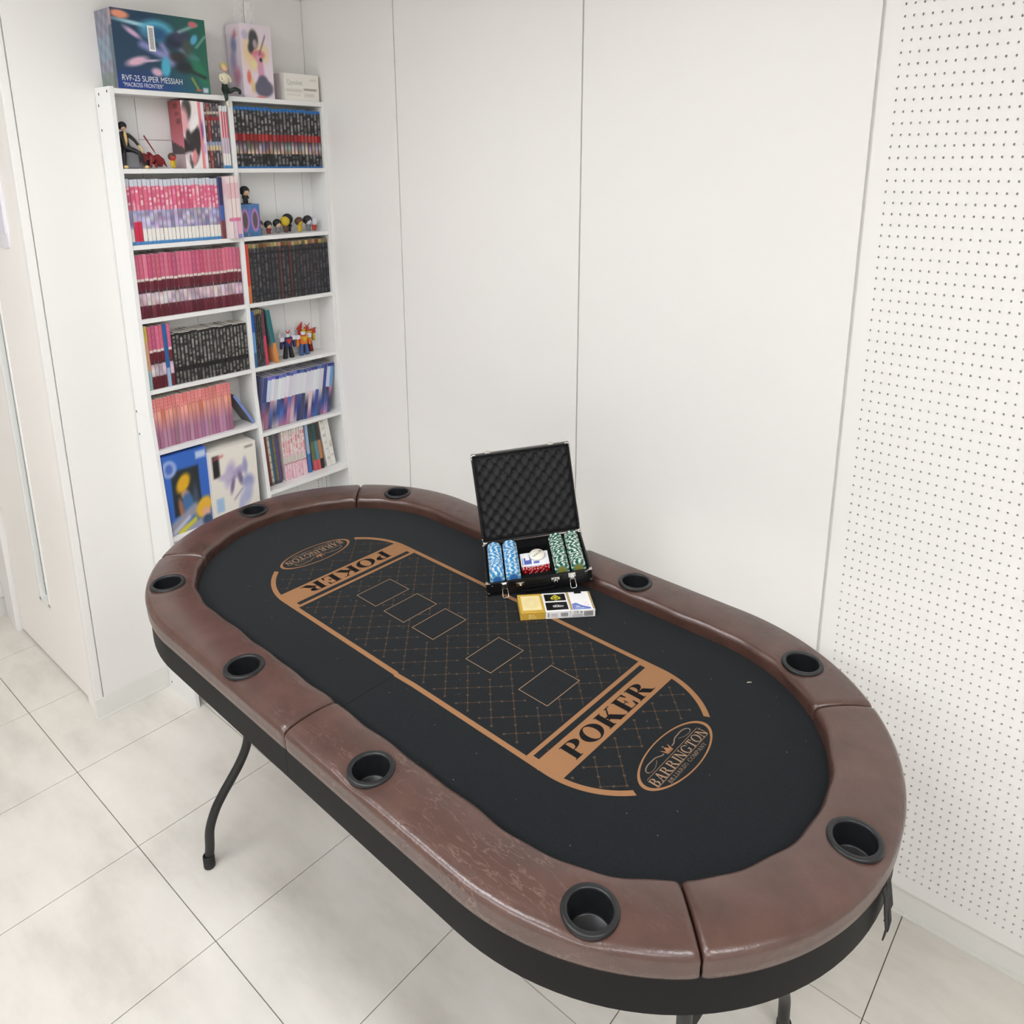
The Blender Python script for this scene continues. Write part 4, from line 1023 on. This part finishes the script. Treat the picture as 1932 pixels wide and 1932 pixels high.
# sixth right row
cols6=[(206,190,176),(130,64,58),(206,196,176),(60,100,130),(120,110,80),(90,80,130)]
def p_r6(i): c=cols6[i]; return lambda u,v:mix(c,(90,80,76),.35 if int(v*26)%4==0 else 0) if v>.06 else mix(c,(60,50,60),.5)
row(6,-1.3830,-1.4450,.640,.190,p_r6,'thin worn book, {} from the divider on the sixth right shelf','thin worn books on the sixth right shelf',lean=-3.5)
def p_r6b(i):
    sp=specks((240,226,222),(214,96,110),i,22,.6); f=specks((240,206,214),(226,150,176),i+30,22,.5)
    def fn(u,v):
        if v>.93: return (236,228,220)
        if v>.50: return sp(u,v)
        if .36<v<.48: return (180,172,160) if .3<u<.7 else (236,230,220)
        if .31<v<.34: return (140,110,90)
        return f(u,v)
    return fn
row(9,-1.4600,-1.5560,.640,.190,p_r6b,'cream comic volume with pink lettering, {} after the thin worn books','pink lettered comics on the sixth right shelf',lean=-2.5)
book(-1.5620,-1.5730,.6405,.190,lambda u,v:(150,180,214) if v>.4 else (60,110,190),'light blue comic volume on the sixth right shelf',None,-2.8)
for k,(c1_,c2_,c3_) in enumerate((((60,70,60),(100,110,70),(206,90,96)),((40,80,84),(90,140,160),(206,84,92)),((70,60,50),(190,130,80),(40,36,40)))):
    book(-1.5860-.0150*k,-1.5995-.0150*k,.6405,.188,(lambda a,b,c:(lambda u,v:a if v>.62 else (b if v>.22 else c)))(c1_,c2_,c3_),['dark olive book with red foot, leaning on the sixth right shelf','teal book with red foot, leaning on the sixth right shelf','brown and orange book, leaning on the sixth right shelf'][k],None,-6)
for k in range(2):
    sp=specks((236,233,226),(170,166,160),k+900,20,.35)
    book(-1.6430-.0205*k,-1.6620-.0205*k,.6412,.190,sp,['thick white book with grey lettering, leaning on the brown and orange book','thick white book with grey lettering, last on the sixth right shelf'][k],'thick white books on the sixth right shelf',-8.5)
# ------------------------------------------------------------------ upper left compartment
# upright art box facing out, comics beside it
art=layers(lambda u,v:(240,232,230),[(.30,.86,.30,.17,10,(70,66,62),.2),(.08,.70,.3,.2,0,(226,170,176),.35),(.62,.34,.46,.24,25,(52,46,48),.15),(.14,.30,.26,.13,-20,(44,38,40),.2),(.30,.48,.16,.10,0,(60,50,52),.3),(.75,.68,.3,.08,20,(246,242,242),.3),(.35,.18,.4,.07,0,(226,206,210),.3),(.56,.17,.16,.10,30,(226,140,146),.25),('b',.36,.0,.30,.16,.05,(90,84,86),.03)])
def art_side(u,v):
    c=mix((206,110,128),(168,74,80),(v-.35)/.3)
    for k in range(3):
        if abs(v-(.93-.12*k))<.035 and abs(u-.55-.06*k)<.17: c=mix(c,(100,36,42),.8)
    if v<.42-.12*u: c=mix(c,(50,42,44),.9)
    if v<.22: c=mix(c,(224,200,202),.8)
    return c
t=thing('boxed_set','pink and black art box standing face out on the upper left shelf','box',(XS-.004,-1.2,1.7504))
me=painted_box('carton',0,.078,-.001,-.0545,0,.199,art,art_side,lambda u,v:(226,200,200),lambda u,v:(236,150,150),22,40,12,40); me.materials.append(m_print_gloss); obj('carton',me,None,t)
book(-1.2545,-1.2735,1.7500,.197,layers(lambda u,v:(238,226,238) if u>.4 else (232,140,140),[(.45,.58,.2,.14,0,(120,70,140),.4),(.6,.3,.25,.08,0,(206,170,220),.4)]),'pink and lilac book beside the art box',None,0,XS-.004)
def p_l1(i):
    r=random.Random(800+i); red=(150,46,50); base=[(70,60,54),(140,52,54),(66,58,56),(56,56,80),(60,50,54)][i%5]; sp=specks(base,(190,176,166),i+3,24,.6)
    def fn(u,v):
        if .74<v<.80: return red
        if .84<v<.88: return (200,190,176)
        if .28<v<.42: return (214,190,150) if v<.36 else (150,160,190)
        return sp(u,v)
    return fn
row(5,-1.2745,-1.3240,1.7500,.196,p_l1,'brown and red comic volume, {} after the lilac book on the upper left shelf','brown and red comics on the upper left shelf')
def p_l1b(i):
    return lambda u,v:(70,140,200) if v<.05 else ((240,236,230) if v<.25 else ((206,190,206) if v<.5 else ((236,226,226) if u<.3 else (214,90,110)) if v<.92 else (226,230,232)))
row(3,-1.3245,-1.3500,1.7500,.190,p_l1b,'white comic volume with pink head, {} after the brown and red ones','white and pink comics on the upper left shelf',x=XS-.006)
# seated figurine in a dark suit on a grey block
def mk(col,nm,r=.5): return mat(nm,col,r)
m_suit=mk((26,25,30),'figurine black paint'); m_cream=mk((222,190,126),'figurine cream paint'); m_fgrey=mk((122,122,126),'figurine grey base'); m_hair=mk((24,26,32),'figurine dark hair'); m_skin=mk((226,184,150),'figurine skin paint'); m_crim=mk((128,32,36),'figurine crimson paint'); m_yel2=mk((206,176,40),'figurine yellow paint'); m_navy=mk((40,44,92),'figurine navy paint'); m_fwhite=mk((214,214,222),'figurine white paint'); m_fred=mk((190,52,40),'figurine red paint'); m_for=mk((224,120,40),'figurine orange paint'); m_dgreen=mk((30,44,38),'figurine dark green paint'); m_blond=mk((200,186,130),'figurine pale blond hair'); m_fbrown=mk((92,64,52),'figurine brown paint'); m_blue2=mk((60,90,140),'figurine blue paint')
t=thing('figurine','figurine in a black suit sitting on a grey block on the upper left shelf','figurine',(XS+.020,-1.036,1.7504))
obj('block',prism('block',[(-.016,.0),(.018,.0),(.014,.045),(-.012,.045)],-.028,.012,'x' if 0 else 'y').copy() if 0 else boxes('block',[(-.014,.020,-.030,.010,0,.046)],.004),m_fgrey,t)
# local: -x faces the viewer
V=[(.006,0,.056),(.006,.001,.075),(.004,.002,.094),(.003,.002,.106), (-.010,.012,.054),(-.024,.018,.040),(-.022,.020,.012),(-.026,.018,.004), (-.012,-.012,.054),(-.028,-.026,.044),(-.022,-.034,.018),(-.026,-.040,.004), (.003,.016,.094),(.000,.022,.076),(-.012,.018,.060), (.003,-.014,.094),(-.002,-.026,.080),(-.016,-.032,.062)]
E_=[(0,1),(1,2),(2,3),(0,4),(4,5),(5,6),(6,7),(0,8),(8,9),(9,10),(10,11),(2,12),(12,13),(13,14),(2,15),(15,16),(16,17)]
rad=[.011,.010,.010,.004]+[.0075,.0065,.005,.005]*2+[.006,.0048,.004]*2
obj('body',skin('body',V,E_,rad,1),m_suit,t)
obj('head',ball('head',(.001,.003,.117),.0095,1,.95,1.1),m_skin,t); obj('hair',ball('hair',(.003,.003,.120),.0118,1,1.05,1.05),m_hair,t)
obj('shirt',tube('shirt',[(-.0065,.002,.104),(-.008,.002,.094),(-.0085,.001,.080),(-.006,.0,.064)],[.0030,.0045,.0042,.0018],10),m_cream,t)
obj('hand',tube('hand',[(-.014,-.030,.066),(-.020,-.034,.056),(-.024,-.037,.044)],[.003,.0034,.0022],8),m_cream,t)
for q in ((-.028,.018,.005),(-.029,-.041,.005)): obj('shoe',ball('shoe',q,.006,1.3,1,.8),m_cream,t)
# crimson winged creature figurine
t=thing('figurine','crimson winged creature figurine beside the seated figurine','figurine',(XS+.020,-1.108,1.7504))
V=[(0,0,.028),(0,.004,.040),(-.006,.012,.046),(-.014,.018,.040),(0,-.010,.022),(0,-.022,.014),(.002,-.032,.006),(-.006,.008,.014),(-.010,.010,.002),(-.006,-.006,.014),(-.010,-.008,.002)]
obj('body',skin('body',V,[(0,1),(1,2),(2,3),(0,4),(4,5),(5,6),(0,7),(7,8),(0,9),(9,10)],[.009,.007,.005,.003,.007,.004,.002,.005,.004,.005,.004],1),m_crim,t)
def wing(P,th=.0025):
    return prism('wing',P,-.002,.0006,'x')
obj('wing',wing([(.006,.038),(.026,.046),(.046,.030),(.044,.004),(.034,.020),(.024,.012),(.016,.024)]),m_crim,t)
obj('wing',wing([(-.004,.038),(-.020,.042),(-.036,.028),(-.044,.004),(-.032,.014),(-.022,.006),(-.014,.022)]),m_crim,t)
obj('blade',prism('blade',[(.018,.096),(.020,.092),(-.004,.052),(-.012,.040),(-.006,.054)],-.006,-.004,'x'),m_crim,t)
obj('dark_under_wing',ball('dark_under_wing',(.004,.016,.016),.012,.5,1,1),m_hair,t); obj('dark_under_wing',ball('dark_under_wing',(.004,-.024,.016),.011,.5,1,1),m_fbrown,t)  # flattened black and brown balls set below the wings
def mini(name,label,loc,h,body,hair,face,group=None,hr=.30,base=None,bodyw=.22,cat='figurine',acc=None):
    """small standing figurine: body with two legs and arms, head, hair"""
    t=thing(name,label,cat,loc,0,group); s=h
    V=[(0,0,.26*s),(0,0,.40*s),(0,0,.52*s),(-.01*s,.09*s,.14*s),(-.02*s,.10*s,.02*s),(-.01*s,-.09*s,.14*s),(-.02*s,-.10*s,.02*s),(0,.15*s,.44*s),(-.04*s,.20*s,.28*s),(0,-.15*s,.44*s),(-.04*s,-.20*s,.28*s)]
    rr=[bodyw*.55*s,bodyw*.5*s,.08*s,.085*s,.07*s,.085*s,.07*s,.06*s,.05*s,.06*s,.05*s]
    obj('body',skin('body',V,[(0,1),(1,2),(0,3),(3,4),(0,5),(5,6),(2,7),(7,8),(2,9),(9,10)],rr,1),body,t)
    obj('head',ball('head',(-.02*s,0,.70*s),hr*.86*s*.8,1,1,1.05),face,t)
    obj('hair',ball('hair',(.04*s,0,.75*s),hr*s*.85,1,1.02,1),hair,t)
    if base: obj('base',lathe('base',[(0,0),(.34*s,0),(.36*s,.01*s),(.34*s,.03*s),(0,.03*s)],20),base,t)
    if acc: acc(t,s)
    return t
mini('figurine','tiny yellow and black figurine in front of the art box',(XS-.004+.000,-1.159,1.7504),.046,m_yel2,m_fbrown,m_fred)
# ------------------------------------------------------------------ second right compartment
t=thing('window_box','blue display box with two dark windows on the second right shelf','box',(XS+.002,-1.4055,1.5304))
bx=layers(lambda u,v:mix((56,104,160),(90,140,190),abs(v-.5)),[(.22,.5,.2,.36,0,(206,130,190),.12),(.22,.5,.13,.27,0,(86,80,84),.12),(.74,.5,.2,.36,0,(206,130,190),.12),(.74,.5,.13,.27,0,(86,80,84),.12),(.48,.62,.08,.3,0,(120,120,190),.4),(.5,.06,.5,.07,0,(56,110,150),.4),(.35,.05,.05,.04,0,(190,120,180),.3)])
me=painted_box('carton',0,.07,.0345,-.0355,0,.105,bx,lambda u,v:(60,84,130),lambda u,v:(70,110,160),None,24,24); me.materials.append(m_print_gloss); obj('carton',me,None,t)
mini('figurine','small black haired figurine on a disc standing on the blue display box',(XS+.022,-1.405,1.6362),.056,m_suit,m_hair,m_skin,None,.34,m_hair)
figs=[(-1.452,.048,m_fgrey,m_fbrown,m_skin,'tiny grey figurine next to the blue display box'),(-1.486,.044,m_crim,m_hair,m_skin,'tiny figurine in crimson with long black hair on the second right shelf'),
 (-1.522,.048,m_fgrey,m_hair,m_skin,'tiny grey clad figurine with round black hair on the second right shelf'),(-1.5535,.054,m_fbrown,m_yel2,m_yel2,'tiny figurine with bright yellow round head on the second right shelf'),
 (-1.5790,.062,m_suit,m_hair,m_hair,'tiny all black figurine behind the yellow headed one'),(-1.611,.050,m_yel2,m_fbrown,m_yel2,'tiny yellow clad figurine with brown hair on the second right shelf'),
 (-1.647,.054,m_fgrey,m_hair,m_fwhite,'tiny figurine with black hair and white face near the side panel'),(-1.672,.046,m_fred,m_fwhite,m_fwhite,'tiny white haired figurine in red near the side panel')]
for k,(y,h,b_,ha,fa,lb_) in enumerate(figs):
    mini('figurine',lb_,(XS+.028+(.022 if k==4 else 0),y,1.5304),h,b_,ha,fa,None,.36,None,.26)
# ------------------------------------------------------------------ fourth right compartment: three toy robots
def robot(label,y,h,c1_,c2_,c3_,c4_,wings,x=XS+.03):
    t=thing('robot_figure',label,'toy robot',(x,y,1.0854)); s=h
    for sy in (1,-1):
        obj('leg',prism('leg',[(sy*.03*s,.42*s),(sy*.13*s,.42*s),(sy*.20*s,.0),(sy*.06*s,.0)],-.07*s,.06*s,'x',.003*s/.1),c1_,t)
        obj('arm',prism('arm',[(sy*.17*s,.70*s),(sy*.27*s,.68*s),(sy*.30*s,.34*s),(sy*.21*s,.34*s)],-.05*s,.05*s,'x',.003*s/.1),c2_,t)
        obj('shoulder',boxes('shoulder',[(-.07*s,.06*s,sy*.15*s,sy*.31*s,.60*s,.74*s)],.012*s),c3_,t)
    obj('torso',prism('torso',[(-.16*s,.70*s),(.16*s,.70*s),(.11*s,.40*s),(-.11*s,.40*s)],-.08*s,.07*s,'x',.008*s),c2_,t)
    obj('chest_plate',prism('chest_plate',[(-.12*s,.66*s),(.12*s,.66*s),(0,.48*s)],-.10*s,-.07*s,'x'),c4_,t)
    obj('head',boxes('head',[(-.06*s,.05*s,-.065*s,.065*s,.72*s,.85*s)],.018*s),c3_,t)
    obj('crest',prism('crest',[(-.02*s,.84*s),(.02*s,.84*s),(.10*s,.98*s),(0,.88*s),(-.10*s,.98*s)],-.07*s,-.05*s,'x'),c4_,t)
    for P in wings: obj('wing',prism('wing',[(a*s,b*s) for a,b in P],.06*s,.10*s,'x'),c3_,t)
robot('dark blue and white toy robot with upright fins on the fourth right shelf',-1.528,.108,m_hair,m_navy,m_fwhite,m_fred,[[(.18,.7),(.24,.98),(.32,.66)],[(-.18,.7),(-.30,1.0),(-.32,.6)]])
robot('orange and blue toy robot on the fourth right shelf',-1.594,.104,m_blue2,m_for,m_fwhite,m_yel2,[[(.2,.6),(.34,.78),(.3,.5)],[(-.2,.6),(-.34,.78),(-.3,.5)]])
robot('red and gold toy robot behind the orange one on the fourth right shelf',-1.632,.112,m_crim,m_yel2,m_fred,m_fred,[[(.15,.7),(.1,1.02),(.32,.8)],[(-.15,.7),(-.42,.76),(-.3,.5)]],XS+.062)
# ------------------------------------------------------------------ sixth left compartment: two boxes
t=thing('figure_box','blue window box with dark display window on the sixth left shelf','box',(2.316,-1.0815,.6004))
bl=layers(lambda u,v:(54,104,192),[('r',.14,.22,.78,.80,(44,50,54),.02),(.40,.62,.17,.10,25,(224,172,40),.25),(.42,.47,.09,.06,0,(214,160,130),.3),(.46,.34,.14,.15,0,(70,110,160),.25),(.30,.30,.05,.15,10,(160,106,80),.3),(.66,.36,.06,.2,0,(70,84,100),.4),(.12,.84,.17,.11,0,(146,170,220),.15),(.12,.84,.08,.06,0,(80,110,190),.3),('r',.74,.88,.97,.97,(190,204,232),.02),('r',-.1,-.1,1.1,.10,(150,152,170),.02),('b',-.05,.05,.62,.26,.07,(150,152,170),.03),('b',.06,.02,.46,.17,.025,(196,198,214),.02),('b',.2,.0,.6,.12,.03,(214,204,60),.02),(.82,.24,.20,.12,20,(230,180,60),.2),(.86,.16,.10,.07,0,(226,176,150),.3),(.88,.06,.12,.07,0,(56,80,110),.3)])
me=painted_box('carton',0,.09,.0715,-.0735,0,.268,bl,lambda u,v:(48,90,170),lambda u,v:(60,100,180),None,40,64); me.materials.append(m_print_gloss); obj('carton',me,None,t)
t=thing('model_box','cream box with pale violet sketch artwork on the sixth left shelf','box',(2.302,-1.238,.6004))
wv=layers(lambda u,v:(233,228,218),[('r',.06,.62,.20,.93,(38,36,36),.015),('b',.10,.89,.28,.91,.012,(206,100,106),.02),('r',.07,.12,.23,.32,(164,194,226),.015),('r',.76,.93,.93,.955,(120,114,110),.015),(.40,.62,.10,.18,-25,(186,176,206),.4),(.58,.62,.16,.07,20,(170,160,196),.4),(.62,.52,.05,.10,15,(120,110,140),.4),(.74,.68,.05,.12,0,(160,160,196),.4),(.78,.44,.12,.10,0,(150,152,196),.4),(.44,.45,.04,.12,-20,(130,114,150),.4),(.74,.26,.10,.16,-30,(176,180,212),.45),(.60,.14,.06,.14,-15,(180,182,212),.4),(.30,.60,.14,.05,0,(196,186,206),.4),('b',.46,.24,.64,.36,.012,(160,150,180),.02)])
me=painted_box('carton',0,.105,.084,-.086,0,.246,wv,lambda u,v:(206,204,216) if int(u*6)%2 else (226,222,214),lambda u,v:(233,228,218),None,40,60); me.materials.append(m_print_gloss); obj('carton',me,None,t)
# ------------------------------------------------------------------ on top of the shelf
t=thing('model_kit_box','large dark blue and green model kit box lying upright on the shelf top','box',(XF-.002,-1.161,ZTOP+.0004))
kit=layers(lambda u,v:mix(mix((36,66,92),(26,60,140),max(0,.3-v)*4),(34,108,84),max(0,u-.35)*1.4),[(.30,.83,.30,.025,-8,(170,214,226),.5),(.46,.78,.17,.13,0,(90,176,206),.3),(.46,.74,.11,.09,0,(40,90,130),.4),(.20,.72,.10,.03,-40,(214,176,206),.5),(.22,.36,.12,.05,25,(226,180,200),.4),(.35,.38,.12,.015,10,(206,180,206),.5),(.42,.24,.06,.05,-30,(214,176,196),.4),('b',.30,.58,.62,.40,.045,(140,142,196),.03),('b',.50,.60,.60,.36,.03,(150,146,200),.03),('b',.62,.64,.86,.46,.028,(160,156,206),.03),(.64,.66,.10,.10,0,(40,48,70),.35),(.72,.74,.10,.08,0,(60,66,92),.4),(.66,.46,.09,.07,0,(52,50,54),.35),(.78,.60,.06,.12,0,(70,84,80),.4),(.52,.32,.05,.13,-4,(80,176,206),.25),(.72,.34,.10,.08,0,(30,40,50),.4),(.90,.30,.06,.22,20,(34,120,90),.4),('b',.78,.30,.95,.22,.02,(40,44,40),.02),('b',.70,.80,.90,.92,.015,(160,190,190),.02),(.86,.92,.05,.04,0,(206,110,120),.3),(.86,.72,.035,.07,-20,(90,170,206),.3),('b',.88,.62,.99,.78,.01,(130,180,170),.015),(.09,.93,.09,.05,-6,(232,150,120),.3),('b',.80,.20,.86,.06,.01,(170,170,60),.01),('r',.84,.03,.90,.055,(206,90,70),.01),('r',.915,.015,.975,.08,(196,206,224),.008)])
def kside(u,v):
    r=math.sin(u*17+v*9)*math.sin(v*23-u*5); c=mix((110,112,128),(150,150,166),r*.5+.5)
    if .35<v<.65: c=mix(c,(120,160,176),.4+.3*r)
    if v<.2: c=mix(c,(110,130,110),.6)
    if u>.86: c=mix(c,(214,150,140),.5 if v>.8 or v<.12 else .0)
    if u>.78 and not v>.8: c=mix(c,(40,60,70),.5)
    return c
me=painted_box('carton',0,.1015,.139,-.137,0,.2115,kit,kside,lambda u,v:(60,70,92),None,96,76,16,36); me.materials.append(m_print_gloss); obj('carton',me,None,t)
m_tw=mat('white title print',(222,226,226),.4)
def face_text(s,size,y,z,par,m,sx=1):
    me=text_mesh(s,size,'LEFT'); me.transform(Matrix.Scale(sx,4,(1,0,0))); me.transform(Matrix(((0,0,-1,-.0006),(-1,0,0,y),(0,1,0,z),(0,0,0,1)))); return obj('lettering',me,m,par)
face_text('RVF-25 SUPER MESSIAH',.0225,.128,.0285,t,m_tw,.78); face_text('"MACROSS FRONTIER"',.0165,.126,.0105,t,m_tw,.70)
st=obj('price_sticker',boxes('price_sticker',[(-.0008,0,.021,.040,.107,.176)]),m_whitebox,t)
obj('barcode',boxes('barcode',[(-.0012,-.0007,.0245,.0365,.113+.0036*k,.1150+.0036*k) for k in range(16)]),m_gr,st)
t=thing('art_box','pale lilac figure box with pink and grey artwork on the shelf top','box',(XS-.002,-1.474,ZTOP+.0004))
ab=layers(lambda u,v:(232,218,228),[(.35,.62,.28,.22,0,(236,206,160),.5),(.75,.62,.14,.12,0,(236,214,170),.4),(.42,.80,.15,.13,0,(74,74,76),.2),(.32,.68,.09,.08,0,(70,70,72),.3),(.46,.74,.07,.06,0,(176,160,170),.3),(.55,.60,.2,.06,0,(216,120,136),.3),(.55,.50,.14,.10,-20,(224,160,180),.3),(.60,.36,.10,.14,10,(216,160,186),.3),('b',.58,.60,.80,.86,.014,(110,100,100),.02),(.62,.53,.05,.03,0,(60,56,60),.3),(.66,.14,.31,.12,0,(100,98,116),.15),(.64,.22,.18,.10,0,(100,98,116),.2),(.20,.28,.07,.09,0,(226,120,100),.3),(.30,.16,.06,.10,0,(230,200,140),.4),(.40,.46,.1,.06,0,(236,220,160),.3),(.15,.85,.1,.06,0,(190,180,206),.4),(.55,.015,.14,.02,0,(226,140,140),.4)])
me=painted_box('carton',0,.082,.0545,-.0560,0,.2225,ab,layers(lambda u,v:(232,218,228),[(.5,.72,.2,.12,0,(130,140,180),.4),(.4,.5,.2,.14,0,(170,160,196),.4),(.6,.3,.25,.12,0,(216,150,176),.4),(.62,.86,.12,.05,0,(200,110,120),.4)]),lambda u,v:(236,230,236),None,36,60,8,20); me.materials.append(m_print_gloss); obj('carton',me,None,t)
t=thing('carton_box','low cream carton with grey print on the shelf top next to the corner','box',(XS-.002,-1.6380,ZTOP+.0004))
me=painted_box('carton',0,.085,.0685,-.0680,0,.0870,layers(lambda u,v:(238,234,226),[('r',.55,.40,.93,.47,(160,152,144),.02),('b',.08,.38,.46,.38,.04,(206,200,192),.05),('b',.08,.22,.42,.22,.02,(214,208,200),.03),('r',.56,.16,.85,.30,(220,214,206),.03),('b',.78,.80,.9,.80,.02,(206,198,190),.03)]),lambda u,v:(240,236,230),lambda u,v:(238,234,228),None,40,26); me.materials.append(m_print); obj('carton',me,None,t)
face_text('Qposket',.022,.060,.058,t,mat('pale grey print',(186,188,182),.5),.80)
# film bag standing above the art box
m_film=mat('clear film',(250,248,250),.08,spec=.8,alpha=.22)
def film():
    r=random.Random(3); V=[];Fc=[]; nx,ny=12,8
    for j in range(ny+1):
        for i in range(nx+1):
            V.append((.02+.012*r.random()+.01*math.sin(i*1.3),.052-.075*i/nx+.004*r.random()*(j>0),.2232+.072*j/ny*(1-.3*abs(i/nx-.4))+.004*r.random()*(j>0)))
    for j in range(ny):
        for i in range(nx): a=j*(nx+1)+i; Fc.append((a,a+1,a+nx+2,a+nx+1))
    return pydata('film_wrap',V,Fc)
obj('film_wrap',film(),m_film,t if 0 else bpy.data.objects['art_box'])
# figurine sitting on the shelf edge
t=thing('figurine','figurine in a cream top and dark green trousers sitting on the shelf edge','figurine',(XF+.006,-1.352,ZTOP+.0004))
V=[(0,0,.012),(0,0,.036),(-.001,0,.058),(-.002,0,.068),(-.012,.010,.012),(-.022,.012,.004),(-.0235,.010,-.022),(-.012,-.010,.012),(-.025,-.018,.020),(-.027,-.034,.016),(-.024,-.036,.004)]
obj('trousers',skin('trousers',V,[(0,1),(0,4),(4,5),(5,6),(0,7),(7,8),(8,9),(9,10)]+[(1,2),(2,3)],[.011,.009,.009,.004,.008,.0075,.005,.008,.0075,.006,.005],1),m_dgreen,t)
V=[(-.001,0,.030),(-.002,0,.046),(-.003,0,.060),(-.004,0,.069),(-.003,.014,.058),(-.008,.017,.044),(-.014,.008,.040),(-.003,-.014,.058),(-.008,-.018,.044),(-.014,-.010,.042)]
obj('top',skin('top',V,[(0,1),(1,2),(2,3),(2,4),(4,5),(5,6),(2,7),(7,8),(8,9)],[.0115,.0105,.0100,.004,.0055,.0045,.004,.0055,.0045,.004],1),mk((226,218,190),'figurine ivory paint'),t)
obj('head',ball('head',(-.006,0,.082),.0105,1,.95,1.1),m_skin,t); obj('hair',ball('hair',(-.003,0,.087),.0125,1,1.05,1),m_blond,t)
obj('shin',tube('shin',[(-.0235,.010,-.014),(-.0245,.009,-.030),(-.030,.007,-.034)],[.0046,.0044,.003],10),mk((226,218,190),'figurine ivory paint'),t)
